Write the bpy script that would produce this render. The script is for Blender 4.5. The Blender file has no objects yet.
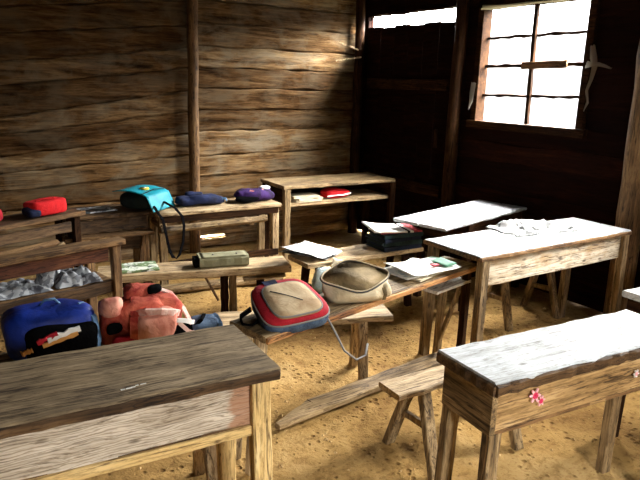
import bpy, bmesh, math, random
from mathutils import Vector, Matrix, noise

S = bpy.context.scene
C = S.collection
PI = math.pi
R = math.radians
WALLS = {}

# ------------------------------------------------------------------ materials
def new_mat(name):
    m = bpy.data.materials.new(name); m.use_nodes = True
    nt = m.node_tree; nt.nodes.clear()
    o = nt.nodes.new('ShaderNodeOutputMaterial'); b = nt.nodes.new('ShaderNodeBsdfPrincipled')
    nt.links.new(b.outputs[0], o.inputs[0])
    return m, nt, b

def ramp(nt, stops):
    r = nt.nodes.new('ShaderNodeValToRGB')
    e = r.color_ramp.elements
    while len(e) < len(stops): e.new(0.5)
    for i, (p, c) in enumerate(stops):
        e[i].position = p; e[i].color = (c[0], c[1], c[2], 1)
    return r

def coords(nt, scale, rand=True):
    """object coordinates, moved by the object's own random number so that no two boards are alike"""
    tc = nt.nodes.new('ShaderNodeTexCoord'); mp = nt.nodes.new('ShaderNodeMapping')
    mp.inputs['Scale'].default_value = scale
    if rand:
        oi = nt.nodes.new('ShaderNodeObjectInfo'); ma = nt.nodes.new('ShaderNodeVectorMath'); ma.operation = 'MULTIPLY_ADD'
        ma.inputs[1].default_value = (13, 17, 11)
        nt.links.new(oi.outputs['Random'], ma.inputs[0]); nt.links.new(tc.outputs['Object'], ma.inputs[2])
        nt.links.new(ma.outputs[0], mp.inputs[0])
    else:
        nt.links.new(tc.outputs['Object'], mp.inputs[0])
    return mp

def noise_node(nt, vec, scale, detail=6, rough=0.6, dist=0.0):
    n = nt.nodes.new('ShaderNodeTexNoise')
    n.inputs['Scale'].default_value = scale; n.inputs['Detail'].default_value = detail
    n.inputs['Roughness'].default_value = rough; n.inputs['Distortion'].default_value = dist
    nt.links.new(vec.outputs[0], n.inputs['Vector'])
    return n

def mix(nt, a, b, fac, mode='MIX'):
    m = nt.nodes.new('ShaderNodeMix'); m.data_type = 'RGBA'; m.blend_type = mode
    if isinstance(fac, (int, float)): m.inputs[0].default_value = fac
    else: nt.links.new(fac, m.inputs[0])
    for i, v in ((6, a), (7, b)):
        if isinstance(v, tuple): m.inputs[i].default_value = (*v, 1)
        else: nt.links.new(v, m.inputs[i])
    return m.outputs[2]

def wood(name, dark, mid, light, axis='X', grain=1.0, rough=0.75, stain=None, stain_amt=0.5, bump=0.35, rings=0.0, cover=0.5, soft=0.75, crack=0.8, spec=0.3, patch=None):
    m, nt, b = new_mat(name)
    sc = {'X': (1.6, 24, 24), 'Y': (24, 1.6, 24), 'Z': (24, 24, 1.6)}[axis]
    mp = coords(nt, tuple(s * grain for s in sc))
    n1 = noise_node(nt, mp, 1.6, 8, 0.62, 0.7)
    n2 = noise_node(nt, mp, 6.0, 4, 0.7, 0.3)
    mpb = coords(nt, {'X': (2.2, 5, 5), 'Y': (5, 2.2, 5), 'Z': (5, 5, 2.2)}[axis])
    nb = noise_node(nt, mpb, 1.5, 4, 0.6, 0.5)
    av = nt.nodes.new('ShaderNodeMix'); av.data_type = 'FLOAT'; av.inputs[0].default_value = 0.45
    nt.links.new(n1.outputs[0], av.inputs[2]); nt.links.new(nb.outputs[0], av.inputs[3])
    r1 = ramp(nt, [(0.34, dark), (0.50, mid), (0.66, light)])
    nt.links.new(av.outputs[0], r1.inputs[0])
    r2 = ramp(nt, [(0.36, (0.35, 0.31, 0.27)), (0.52, (1, 1, 1))])
    nt.links.new(n2.outputs[0], r2.inputs[0])
    col = mix(nt, r1.outputs[0], r2.outputs[0], soft, 'MULTIPLY')
    if rings:
        mp3 = coords(nt, {'X': (1.0, 5, 5), 'Z': (5, 5, 1.0), 'Y': (5, 1.0, 5)}[axis])
        w = nt.nodes.new('ShaderNodeTexWave'); w.wave_type = 'BANDS'; w.bands_direction = 'Z' if axis == 'X' else 'X'
        w.inputs['Scale'].default_value = 7; w.inputs['Distortion'].default_value = 14; w.inputs['Detail'].default_value = 3
        w.inputs['Detail Scale'].default_value = 0.9
        nt.links.new(mp3.outputs[0], w.inputs['Vector'])
        rw = ramp(nt, [(0.05, (0.30, 0.25, 0.2)), (0.4, (1, 1, 1))]); nt.links.new(w.outputs[0], rw.inputs[0])
        col = mix(nt, col, rw.outputs[0], rings, 'MULTIPLY')
    if stain:
        mp2 = coords(nt, (1, 1, 1)); n3 = noise_node(nt, mp2, 5.0, 5, 0.65, 0.6)
        r3 = ramp(nt, [(cover, (0, 0, 0)), (cover + 0.16, (stain_amt,) * 3)]); nt.links.new(n3.outputs[0], r3.inputs[0])
        col = mix(nt, col, stain, r3.outputs[0])
    if patch:      # paint worn away beyond a ragged line
        x0, pc = patch
        tcp = nt.nodes.new('ShaderNodeTexCoord'); sp = nt.nodes.new('ShaderNodeSeparateXYZ'); nt.links.new(tcp.outputs['Object'], sp.inputs[0])
        mpp = coords(nt, (2, 9, 9)); np_ = noise_node(nt, mpp, 3.0, 4, 0.6)
        mp_ = nt.nodes.new('ShaderNodeMath'); mp_.operation = 'MULTIPLY_ADD'; mp_.inputs[1].default_value = 0.10; nt.links.new(np_.outputs[0], mp_.inputs[0]); nt.links.new(sp.outputs[0], mp_.inputs[2])
        mr = nt.nodes.new('ShaderNodeMapRange'); mr.inputs[1].default_value = x0 + 0.045; mr.inputs[2].default_value = x0 + 0.060
        nt.links.new(mp_.outputs[0], mr.inputs[0]); pm = mix(nt, col, pc, 0.75); col = mix(nt, col, pm, mr.outputs[0])
    # long thin drying cracks
    mpc = coords(nt, {'X': (0.9, 16, 16), 'Y': (16, 0.9, 16), 'Z': (16, 16, 0.9)}[axis])
    nc = noise_node(nt, mpc, 1.5, 5, 0.55, 0.5)
    rc = ramp(nt, [(0.482, (1, 1, 1)), (0.496, (0.10, 0.065, 0.04)), (0.504, (0.10, 0.065, 0.04)), (0.518, (1, 1, 1))]); nt.links.new(nc.outputs[0], rc.inputs[0])
    col = mix(nt, col, rc.outputs[0], crack, 'MULTIPLY')
    mps = coords(nt, {'X': (8, 30, 30), 'Y': (30, 8, 30), 'Z': (30, 30, 8)}[axis])
    ns = noise_node(nt, mps, 3.0, 3, 0.7, 0.2)
    rs = ramp(nt, [(0.33, (0.45, 0.38, 0.3)), (0.45, (1, 1, 1))]); nt.links.new(ns.outputs[0], rs.inputs[0])
    col = mix(nt, col, rs.outputs[0], 0.6, 'MULTIPLY')
    # small dark knots and nail marks
    mp4 = coords(nt, {'X': (4, 9, 9), 'Y': (9, 4, 9), 'Z': (9, 9, 4)}[axis])
    v = nt.nodes.new('ShaderNodeTexVoronoi'); v.inputs['Scale'].default_value = 1.3
    nt.links.new(mp4.outputs[0], v.inputs['Vector'])
    rv = ramp(nt, [(0.05, (0.12, 0.08, 0.05)), (0.13, (1, 1, 1))]); nt.links.new(v.outputs['Distance'], rv.inputs[0])
    col = mix(nt, col, rv.outputs[0], 0.8, 'MULTIPLY')
    nt.links.new(col, b.inputs['Base Color'])
    b.inputs['Roughness'].default_value = rough
    b.inputs['Specular IOR Level'].default_value = spec
    bp = nt.nodes.new('ShaderNodeBump'); bp.inputs['Strength'].default_value = bump; bp.inputs['Distance'].default_value = 0.006
    nt.links.new(n1.outputs[0], bp.inputs['Height']); nt.links.new(bp.outputs[0], b.inputs['Normal'])
    return m

def cloth(name, col, col2=None, scale=9, rough=0.85, bump=0.5, fine=True):
    m, nt, b = new_mat(name)
    mp = coords(nt, (1, 1, 1))
    n = noise_node(nt, mp, scale, 5, 0.6, 0.6)
    c2 = col2 or tuple(c * 0.55 for c in col)
    r = ramp(nt, [(0.36, c2), (0.6, col)]); nt.links.new(n.outputs[0], r.inputs[0])
    nt.links.new(r.outputs[0], b.inputs['Base Color'])
    b.inputs['Roughness'].default_value = rough; b.inputs['Specular IOR Level'].default_value = 0.25
    n2 = noise_node(nt, mp, scale * 2.2, 4, 0.6, 1.2)
    bp = nt.nodes.new('ShaderNodeBump'); bp.inputs['Strength'].default_value = bump; bp.inputs['Distance'].default_value = 0.012
    nt.links.new(n2.outputs[0], bp.inputs['Height']); nt.links.new(bp.outputs[0], b.inputs['Normal'])
    return m

def printed(name, base, inks, scale=14, thr=0.58, rough=0.6):
    """paper with blotches of ink"""
    m, nt, b = new_mat(name)
    mp = coords(nt, (1, 1, 1))
    col = base
    for i, (ink, s, t) in enumerate(inks):
        n = noise_node(nt, mp, scale * s, 2, 0.5, 0.0)
        n.inputs['Distortion'].default_value = 0.2 + i * 0.3
        r = ramp(nt, [(t, (0, 0, 0)), (t + 0.03, (1, 1, 1))]); nt.links.new(n.outputs[0], r.inputs[0])
        col = mix(nt, col, ink, r.outputs[0])
    if isinstance(col, tuple): b.inputs['Base Color'].default_value = (*col, 1)
    else: nt.links.new(col, b.inputs['Base Color'])
    b.inputs['Roughness'].default_value = rough
    return m

M = {}
# weathered table and bench boards
G_D, G_M, G_L = (0.040, 0.025, 0.012), (0.235, 0.155, 0.072), (0.47, 0.345, 0.185)
for ax in 'XYZ':
    M['old' + ax] = wood('weathered wood along ' + ax, G_D, G_M, G_L, ax)
    M['brown' + ax] = wood('brown wood along ' + ax, (0.04, 0.02, 0.008), (0.17, 0.09, 0.035), (0.34, 0.20, 0.085), ax)
    M['pale' + ax] = wood('pale bare wood along ' + ax, (0.15, 0.095, 0.045), (0.44, 0.31, 0.165), (0.64, 0.50, 0.31), ax)
    M['bleached' + ax] = wood('bleached wood along ' + ax, (0.26, 0.22, 0.18), (0.66, 0.61, 0.53), (0.80, 0.76, 0.68), ax)
    M['yellow' + ax] = wood('new yellow wood along ' + ax, (0.42, 0.26, 0.09), (0.66, 0.46, 0.19), (0.76, 0.58, 0.30), ax, bump=0.15)
    M['shade' + ax] = wood('shaded and worn brown wood along ' + ax, (0.02, 0.010, 0.004), (0.085, 0.045, 0.018), (0.19, 0.11, 0.048), ax)  # brown with shade painted in for the left furniture; also worn edges' own colour
    M['dark' + ax] = wood('near black wood along ' + ax, (0.008, 0.004, 0.002), (0.028, 0.012, 0.005), (0.065, 0.03, 0.011), ax, spec=0.05)  # near-black: puts shade into some parts, plain dark timber elsewhere
M['nearTop'] = wood('near desk worn top', (0.10, 0.07, 0.04), (0.27, 0.195, 0.11), (0.42, 0.32, 0.20), 'X', stain=(0.12, 0.085, 0.05), stain_amt=0.6)
M['nearApron'] = wood('near desk whitewashed front', (0.36, 0.29, 0.21), (0.58, 0.50, 0.40), (0.72, 0.65, 0.55), 'X', rings=0.6, bump=0.2, soft=0.4, crack=0.5, patch=(0.50, (0.34, 0.15, 0.07)))
M['rowTop'] = wood('chalky desk top', (0.34, 0.34, 0.335), (0.56, 0.59, 0.615), (0.66, 0.70, 0.75), 'X', stain=(0.16, 0.155, 0.15), stain_amt=0.4, cover=0.58, soft=0.4, crack=0.3)
M['rowApron'] = wood('ochre desk front', (0.16, 0.09, 0.03), (0.44, 0.28, 0.12), (0.60, 0.43, 0.23), 'X', stain=(0.12, 0.07, 0.03), stain_amt=0.55, cover=0.58)
M['midApron'] = wood('peeling desk front', (0.28, 0.18, 0.085), (0.60, 0.51, 0.38), (0.74, 0.69, 0.59), 'X', stain=(0.40, 0.25, 0.11), stain_amt=0.75)
M['redFace'] = wood('reddish desk rail', (0.03, 0.01, 0.006), (0.11, 0.035, 0.016), (0.20, 0.08, 0.03), 'X')
M['orange'] = wood('orange bare edge', (0.16, 0.06, 0.02), (0.42, 0.19, 0.06), (0.56, 0.30, 0.12), 'X')

def wall_mat(name, dark, mid, light, axis, grey):
    m, nt, b = new_mat(name)
    sc = {'X': (0.9, 9, 9), 'Y': (9, 0.9, 9)}[axis]
    mp = coords(nt, sc, False)
    at = nt.nodes.new('ShaderNodeAttribute'); at.attribute_name = 'board'
    ma = nt.nodes.new('ShaderNodeVectorMath'); ma.operation = 'MULTIPLY_ADD'; ma.inputs[1].default_value = (31, 17, 23)
    nt.links.new(at.outputs['Fac'], ma.inputs[0]); nt.links.new(mp.outputs[0], ma.inputs[2])
    n1 = noise_node(nt, ma, 1.7, 9, 0.62, 1.0)
    n2 = noise_node(nt, ma, 9.0, 4, 0.7, 0.4)
    r1 = ramp(nt, [(0.30, dark), (0.5, mid), (0.70, light)]); nt.links.new(n1.outputs[0], r1.inputs[0])
    r2 = ramp(nt, [(0.36, (0.3, 0.25, 0.2)), (0.54, (1, 1, 1))]); nt.links.new(n2.outputs[0], r2.inputs[0])
    col = mix(nt, r1.outputs[0], r2.outputs[0], 0.7, 'MULTIPLY')
    mp3 = coords(nt, (1, 1, 1.6), False)
    n3 = noise_node(nt, mp3, 3.4, 5, 0.65, 0.5)
    r3 = ramp(nt, [(0.44, (0, 0, 0)), (0.66, (0.75, 0.75, 0.75))]); nt.links.new(n3.outputs[0], r3.inputs[0])
    col = mix(nt, col, grey, r3.outputs[0])
    mpc = coords(nt, {'X': (0.5, 8, 8), 'Y': (8, 0.5, 8)}[axis], False)
    mc = nt.nodes.new('ShaderNodeVectorMath'); mc.operation = 'MULTIPLY_ADD'; mc.inputs[1].default_value = (19, 29, 13)
    nt.links.new(at.outputs['Fac'], mc.inputs[0]); nt.links.new(mpc.outputs[0], mc.inputs[2])
    nc = noise_node(nt, mc, 1.3, 5, 0.55, 0.5)
    rc = ramp(nt, [(0.484, (1, 1, 1)), (0.497, (0.10, 0.065, 0.04)), (0.503, (0.10, 0.065, 0.04)), (0.516, (1, 1, 1))]); nt.links.new(nc.outputs[0], rc.inputs[0])
    col = mix(nt, col, rc.outputs[0], 0.4, 'MULTIPLY')
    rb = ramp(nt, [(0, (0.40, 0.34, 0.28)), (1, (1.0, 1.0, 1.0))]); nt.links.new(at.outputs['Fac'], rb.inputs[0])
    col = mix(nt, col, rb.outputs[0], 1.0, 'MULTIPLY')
    nt.links.new(col, b.inputs['Base Color'])
    b.inputs['Roughness'].default_value = 0.9; b.inputs['Specular IOR Level'].default_value = 0.06
    bp = nt.nodes.new('ShaderNodeBump'); bp.inputs['Strength'].default_value = 0.6; bp.inputs['Distance'].default_value = 0.012
    nt.links.new(n1.outputs[0], bp.inputs['Height']); nt.links.new(bp.outputs[0], b.inputs['Normal'])
    return m
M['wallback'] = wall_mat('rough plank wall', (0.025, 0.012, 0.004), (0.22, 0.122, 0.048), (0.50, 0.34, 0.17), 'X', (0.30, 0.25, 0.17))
M['wallright'] = wall_mat('shaded plank wall', (0.004, 0.0012, 0.0006), (0.017, 0.0045, 0.0016), (0.036, 0.011, 0.0035), 'Y', (0.014, 0.004, 0.002))  # backlit wall: its shade is put into the near-black colour
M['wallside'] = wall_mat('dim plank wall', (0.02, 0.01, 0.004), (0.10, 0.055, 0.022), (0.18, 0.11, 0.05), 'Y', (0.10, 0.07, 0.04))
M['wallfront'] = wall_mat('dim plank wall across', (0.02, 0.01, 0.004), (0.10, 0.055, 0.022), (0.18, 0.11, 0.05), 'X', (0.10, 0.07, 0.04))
M['ceil'] = wall_mat('dark roof boards', (0.006, 0.003, 0.002), (0.025, 0.012, 0.006), (0.05, 0.025, 0.012), 'X', (0.02, 0.012, 0.007))  # dark colour holds back bounced light

def floor_mat():
    m, nt, b = new_mat('trodden sandy earth')
    mp = coords(nt, (1, 1, 1), False)
    n1 = noise_node(nt, mp, 1.1, 6, 0.6, 0.4); n2 = noise_node(nt, mp, 18, 6, 0.65, 0.3); n3 = noise_node(nt, mp, 60, 3, 0.6)
    r1 = ramp(nt, [(0.34, (0.20, 0.11, 0.034)), (0.54, (0.36, 0.22, 0.075)), (0.7, (0.46, 0.31, 0.13))]); nt.links.new(n1.outputs[0], r1.inputs[0])
    r2 = ramp(nt, [(0.34, (0.42, 0.34, 0.26)), (0.52, (1, 1, 1))]); nt.links.new(n2.outputs[0], r2.inputs[0])
    col = mix(nt, r1.outputs[0], r2.outputs[0], 0.6, 'MULTIPLY')
    r3 = ramp(nt, [(0.30, (0.4, 0.32, 0.24)), (0.42, (1, 1, 1))]); nt.links.new(n3.outputs[0], r3.inputs[0])
    col = mix(nt, col, r3.outputs[0], 0.6, 'MULTIPLY')
    vo = nt.nodes.new('ShaderNodeTexVoronoi'); vo.inputs['Scale'].default_value = 24; nt.links.new(mp.outputs[0], vo.inputs['Vector'])
    nv = noise_node(nt, mp, 4.0, 3, 0.6)
    cmb = nt.nodes.new('ShaderNodeMath'); cmb.operation = 'MULTIPLY_ADD'; cmb.inputs[1].default_value = 1.1
    nt.links.new(nv.outputs[0], cmb.inputs[0]); nt.links.new(vo.outputs['Distance'], cmb.inputs[2])
    rp_ = ramp(nt, [(0.60, (0.40, 0.31, 0.22)), (0.78, (1, 1, 1))]); nt.links.new(cmb.outputs[0], rp_.inputs[0])
    col = mix(nt, col, rp_.outputs[0], 0.7, 'MULTIPLY')
    nt.links.new(col, b.inputs['Base Color']); b.inputs['Roughness'].default_value = 0.95; b.inputs['Specular IOR Level'].default_value = 0.1
    ad = nt.nodes.new('ShaderNodeMath'); ad.operation = 'MULTIPLY_ADD'; ad.inputs[1].default_value = 0.35
    ad2 = nt.nodes.new('ShaderNodeMath'); ad2.operation = 'ADD'; nt.links.new(n2.outputs[0], ad2.inputs[0]); nt.links.new(rp_.outputs[0], ad2.inputs[1])
    nt.links.new(n3.outputs[0], ad.inputs[0]); nt.links.new(ad2.outputs[0], ad.inputs[2])
    bp = nt.nodes.new('ShaderNodeBump'); bp.inputs['Strength'].default_value = 0.75; bp.inputs['Distance'].default_value = 0.02
    nt.links.new(ad.outputs[0], bp.inputs['Height']); nt.links.new(bp.outputs[0], b.inputs['Normal'])
    return m
M['floor'] = floor_mat()
M['clod'] = cloth('dry earth clod', (0.50, 0.33, 0.14), (0.26, 0.16, 0.06), 30)

# ------------------------------------------------------------------ mesh builder
def wob(rng, amp, n, freq=3.0):
    """a smooth random offset for each of n sections"""
    ph = [rng.uniform(0, 6.28) for _ in range(4)]; fr = [rng.uniform(0.5, 1.6) * freq for _ in range(4)]; am = [1, .6, .4, .3]
    return [amp * sum(a * math.sin(f * i / max(1, n - 1) * 6.28 + p) for a, f, p in zip(am, fr, ph)) / 1.6 for i in range(n)]

class MB:
    def __init__(self): self.v = []; self.f = []; self.attr = []
    def add(self, vs, fs, a=0.0):
        k = len(self.v); self.v += [tuple(v) for v in vs]; self.f += [tuple(i + k for i in f) for f in fs]
        self.attr += [a] * len(vs)
    def beam(self, p0, p1, w, t, side=None, n=2, jit=0.0, ch=0.003, w1=None, t1=None, seed=1, a=0.0, skew=0.0, freq=3.0):
        """a board or post from p0 to p1: w across, t thick; edges wander by jit"""
        p0 = Vector(p0); p1 = Vector(p1); d = (p1 - p0).normalized()
        s = Vector(side) if side else (Vector((0, 0, 1)).cross(d) if abs(d.z) < 0.9 else Vector((1, 0, 0)))
        s = (s - d * s.dot(d)).normalized(); u = d.cross(s)
        rng = random.Random(seed)
        J = [wob(rng, jit, n, freq) for _ in range(4)]
        w1 = w if w1 is None else w1; t1 = t if t1 is None else t1
        vs = []
        for i in range(n):
            k = i / (n - 1); c = p0.lerp(p1, k); hw = (w + (w1 - w) * k) / 2; ht = (t + (t1 - t) * k) / 2
            c0 = min(ch, hw * 0.6, ht * 0.6)
            L, Rr, T, B = -hw + J[0][i], hw + J[1][i], ht + J[2][i] * 0.3, -ht + J[3][i] * 0.3
            for x, y in ((L + c0, B), (Rr - c0, B), (Rr, B + c0), (Rr, T - c0), (Rr - c0, T), (L + c0, T), (L, T - c0), (L, B + c0)):
                off = skew * x if i in (0, n - 1) else 0
                vs.append(c + s * x + u * y + d * off)
        fs = []
        for i in range(n - 1):
            for j in range(8):
                q = (j + 1) % 8
                fs.append((i * 8 + j, i * 8 + q, (i + 1) * 8 + q, (i + 1) * 8 + j))
        fs.append(tuple(reversed(range(8)))); fs.append(tuple((n - 1) * 8 + j for j in range(8)))
        self.add(vs, fs, a); return self
    def box(self, x0, x1, y0, y1, z0, z1, n=2, jit=0, ch=0.003, seed=1, a=0.0, along='X', freq=3.0):
        cx, cy, cz = (x0 + x1) / 2, (y0 + y1) / 2, (z0 + z1) / 2
        if along == 'X': return self.beam((x0, cy, cz), (x1, cy, cz), y1 - y0, z1 - z0, (0, 1, 0), n, jit, ch, seed=seed, a=a, freq=freq)
        if along == 'Y': return self.beam((cx, y0, cz), (cx, y1, cz), x1 - x0, z1 - z0, (1, 0, 0), n, jit, ch, seed=seed, a=a, freq=freq)
        return self.beam((cx, cy, z0), (cx, cy, z1), x1 - x0, y1 - y0, (1, 0, 0), n, jit, ch, seed=seed, a=a, freq=freq)
    def loft(self, rings, closed_ring=True, caps=True, a=0.0):
        n = len(rings[0]); vs = [p for r in rings for p in r]; fs = []
        for i in range(len(rings) - 1):
            for j in range(n if closed_ring else n - 1):
                q = (j + 1) % n
                fs.append((i * n + j, i * n + q, (i + 1) * n + q, (i + 1) * n + j))
        if caps and closed_ring:
            fs.append(tuple(reversed(range(n)))); fs.append(tuple((len(rings) - 1) * n + j for j in range(n)))
        self.add(vs, fs, a); return self
    def tube(self, pts, r, n=8, r1=None, squash=1.0, seed=0, bumpy=0.0):
        pts = [Vector(p) for p in pts]; rings = []; rng = random.Random(seed)
        prev = None
        for i, p in enumerate(pts):
            d = (pts[min(i + 1, len(pts) - 1)] - pts[max(i - 1, 0)]).normalized()
            s = prev - d * prev.dot(d) if prev else (Vector((1, 0, 0)) if abs(d.x) < 0.8 else Vector((0, 1, 0)))
            s = (s - d * s.dot(d)).normalized(); prev = s; u = d.cross(s)
            k = i / max(1, len(pts) - 1); rr = r if r1 is None else r + (r1 - r) * k
            rings.append([p + (s * math.cos(2 * PI * j / n) + u * math.sin(2 * PI * j / n) * squash) * rr * (1 + rng.uniform(-bumpy, bumpy)) for j in range(n)])
        return self.loft(rings)
    def strap(self, pts, w, t, side):
        """a flat band along pts; side is the direction of its width"""
        pts = [Vector(p) for p in pts]; rings = []
        for i, p in enumerate(pts):
            d = (pts[min(i + 1, len(pts) - 1)] - pts[max(i - 1, 0)]).normalized()
            s = Vector(side(i / (len(pts) - 1)) if callable(side) else side); s = (s - d * s.dot(d)).normalized(); u = d.cross(s)
            rings.append([p + s * w / 2 * x + u * t / 2 * y for x, y in ((-1, -1), (1, -1), (1, 1), (-1, 1))])
        return self.loft(rings)
    def pillow(self, c, L, W, H, e=3.5, nz=0.0, fr=6.0, nu=28, nv=14, rot=None, flat=True, seed=0, fold=0.0):
        """a soft rounded block: superellipsoid pushed about by noise"""
        rot = rot or Matrix.Identity(3); c = Vector(c); rings = []
        def sp(x, p): return math.copysign(abs(x) ** p, x)
        for i in range(nv + 1):
            th = -PI / 2 + PI * i / nv
            th = max(-PI / 2 + 0.02, min(PI / 2 - 0.02, th)); ring = []
            for j in range(nu):
                ph = 2 * PI * j / nu; p = 2.0 / e
                v = Vector((L / 2 * sp(math.cos(th), p) * sp(math.cos(ph), p), W / 2 * sp(math.cos(th), p) * sp(math.sin(ph), p), H / 2 * sp(math.sin(th), p)))
                if nz:
                    q = Vector((v.x * fr + seed * 3.1, v.y * fr + seed, v.z * fr))
                    dv = Vector((noise.noise(q), noise.noise(q + Vector((9, 3, 5))), noise.noise(q + Vector((2, 8, 1)))))
                    if fold:
                        dv = dv + v.normalized() * fold * (abs(noise.noise(q * 2.3)) - 0.3)
                    v = v + dv * nz
                if flat: v.z = max(v.z, -H / 2 + 0.001)
                ring.append(c + rot @ v)
            rings.append(ring)
        return self.loft(rings)
    def sheet(self, fn, nu, nv, thick=0.0012):
        """a sheet with two sides: fn(u,v) -> point"""
        top = [[Vector(fn(i / nu, j / nv)) for j in range(nv + 1)] for i in range(nu + 1)]
        vs = [p for r in top for p in r] + [p - Vector((0, 0, thick)) for r in top for p in r]
        n = nv + 1; K = (nu + 1) * n; fs = []
        for i in range(nu):
            for j in range(nv):
                q = (i * n + j, (i + 1) * n + j, (i + 1) * n + j + 1, i * n + j + 1)
                fs.append(q); fs.append(tuple(K + k for k in reversed(q)))
        for i in range(nu):
            fs.append((i * n, K + i * n, K + (i + 1) * n, (i + 1) * n)); a = i * n + nv; b = (i + 1) * n + nv
            fs.append((a, b, K + b, K + a))
        for j in range(nv):
            fs.append((j, j + 1, K + j + 1, K + j)); a = nu * n + j
            fs.append((a, K + a, K + a + 1, a + 1))
        self.add(vs, fs); return self
    def build(self, name, mat, parent=None, smooth=False, sub=0):
        me = bpy.data.meshes.new(name); me.from_pydata(self.v, [], self.f); me.update()
        if any(self.attr):
            at = me.attributes.new('board', 'FLOAT', 'POINT'); at.data.foreach_set('value', self.attr)
        bm = bmesh.new(); bm.from_mesh(me); bmesh.ops.recalc_face_normals(bm, faces=bm.faces); bm.to_mesh(me); bm.free()
        for p in me.polygons: p.use_smooth = smooth
        o = bpy.data.objects.new(name, me); C.objects.link(o)
        if isinstance(mat, (list, tuple)):
            for m in mat: me.materials.append(m)
        else: me.materials.append(mat)
        if parent: o.parent = parent
        if sub:
            md = o.modifiers.new('smooth', 'SUBSURF'); md.levels = sub; md.render_levels = sub
        return o

def tag(o, label, cat, group=None, kind=None):
    o['label'] = label; o['category'] = cat
    if group: o['group'] = group
    if kind: o['kind'] = kind
    return o
def thing(name, loc, rz, label, cat, group=None):
    o = bpy.data.objects.new(name, None); C.objects.link(o); o.location = loc; o.rotation_euler = (0, 0, R(rz))
    o.empty_display_size = 0.1
    return tag(o, label, cat, group)
def struct(o): o['kind'] = 'structure'; return o

# ------------------------------------------------------------------ the room
XW, YW, ZC = 4.05, 5.32, 2.75
XL, YF = -2.2, -1.6

def fl(x, y):
    v = Vector((x, y, 0))
    return 0.022 * noise.noise(v * 1.4) + 0.009 * noise.noise(v * 7) - 0.012
mb = MB()
nx, ny = 200, 250
vs = []; fs = []
for i in range(nx + 1):
    for j in range(ny + 1):
        x = XL + (XW + 0.1 - XL) * i / nx; y = YF + (YW + 0.1 - YF) * j / ny
        vs.append((x, y, min(0.0, fl(x, y)) if True else 0))
for i in range(nx):
    for j in range(ny):
        a = i * (ny + 1) + j; fs.append((a, a + ny + 1, a + ny + 2, a + 1))
mb.add(vs, fs)
struct(mb.build('floor', M['floor'], smooth=True))

def plank_wall(name, mat, axis, at, a0, a1, rows, openings, out, seed=3, jit=0.008, thick=0.035):
    """rows: z limits of the boards; the boards stop at openings (b0,b1,z0,z1); out = +1/-1, the outer side"""
    mb = MB(); rng = random.Random(seed)
    for k in range(len(rows) - 1):
        z0, z1 = rows[k], rows[k + 1]; zc = (z0 + z1) / 2
        spans = [(a0, a1)]
        for b0, b1, oz0, oz1 in openings:
            if oz0 < zc < oz1:
                ns = []
                for s0, s1 in spans:
                    if b0 > s0: ns.append((s0, min(b0, s1)))
                    if b1 < s1: ns.append((max(b1, s0), s1))
                spans = [s for s in ns if s[1] - s[0] > 0.02]
        for s0, s1 in spans:
            dep = rng.uniform(0, 0.012); c = at + out * (thick / 2 + dep)
            p0, p1 = ((s0, c, zc), (s1, c, zc)) if axis == 'X' else ((c, s0, zc), (c, s1, zc))
            mb.beam(p0, p1, z1 - z0 + 0.012, thick, (0, 0, 1), max(4, int((s1 - s0) * 9)), jit, 0.006, seed=rng.randint(0, 9999), a=rng.uniform(0.02, 1), freq=2 + (s1 - s0))
    # weather boards on the outer side close the cracks
    return struct(mb.build(name, mat))

# back wall: boards of two bays, those of the left bay rise towards the post
mb = MB(); rng = random.Random(11)
zr = [0.0, 0.085, 0.108, 0.27, 0.46, 0.68, 0.87, 1.09, 1.28, 1.47, 1.65, 1.83, 2.03, 2.22, 2.42, 2.62, 2.80]
for k in range(len(zr) - 1):
    if k == 1:   # a crack of daylight low in the wall
        for s0, s1 in ((2.1, 2.24), (2.50, 4.05)):
            mb.beam((s0, YW + 0.03, 0.097), (s1, YW + 0.03, 0.097), 0.024, 0.03, (0, 0, 1), 3, 0, 0.003, a=0.5)
        continue
    z0, z1 = zr[k], zr[k + 1]; dep = rng.uniform(0.0, 0.014)
    mb.beam((2.165, YW + 0.02 + dep, (z0 + z1) / 2), (4.08, YW + 0.02 + dep, (z0 + z1) / 2 + rng.uniform(-.006, .006)), z1 - z0 - 0.004, 0.04, (0, 0, 1), 30, 0.008, 0.012, seed=20 + k, a=rng.uniform(0.02, 1), freq=4)
zl = [(-0.1, 0.0), (0.28, 0.34), (0.50, 0.52), (0.66, 0.72), (0.80, 0.88), (0.93, 1.07), (1.09, 1.27), (1.22, 1.45), (1.46, 1.64), (1.63, 1.81), (1.84, 2.0), (2.02, 2.2), (2.25, 2.4), (2.50, 2.6), (2.78, 2.8)]
for k in range(len(zl) - 1):
    (a0, b0), (a1, b1) = zl[k], zl[k + 1]; dep = rng.uniform(0.0, 0.014)
    ka = (XL - 0.62) / (2.08 - 0.62)     # carry the slope on to the far corner, damped
    e0, e1 = (a0 + (b0 - a0) * ka * 0.25), (a1 + (b1 - a1) * ka * 0.25)
    aa = rng.uniform(0.02, 0.55)  # left bay darker: its shade is painted into the board tone
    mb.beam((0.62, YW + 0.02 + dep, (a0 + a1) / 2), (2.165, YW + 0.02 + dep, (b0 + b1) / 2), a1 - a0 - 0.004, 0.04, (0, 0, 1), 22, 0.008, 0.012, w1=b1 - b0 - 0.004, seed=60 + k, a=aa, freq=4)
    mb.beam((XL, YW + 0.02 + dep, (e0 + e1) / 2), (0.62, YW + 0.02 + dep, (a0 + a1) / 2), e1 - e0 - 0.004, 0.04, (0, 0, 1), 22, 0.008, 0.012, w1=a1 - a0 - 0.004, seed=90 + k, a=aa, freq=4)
mb.box(XL - .1, 2.21, YW + 0.055, YW + 0.075, -0.1, ZC + .1, a=0.3)
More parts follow.
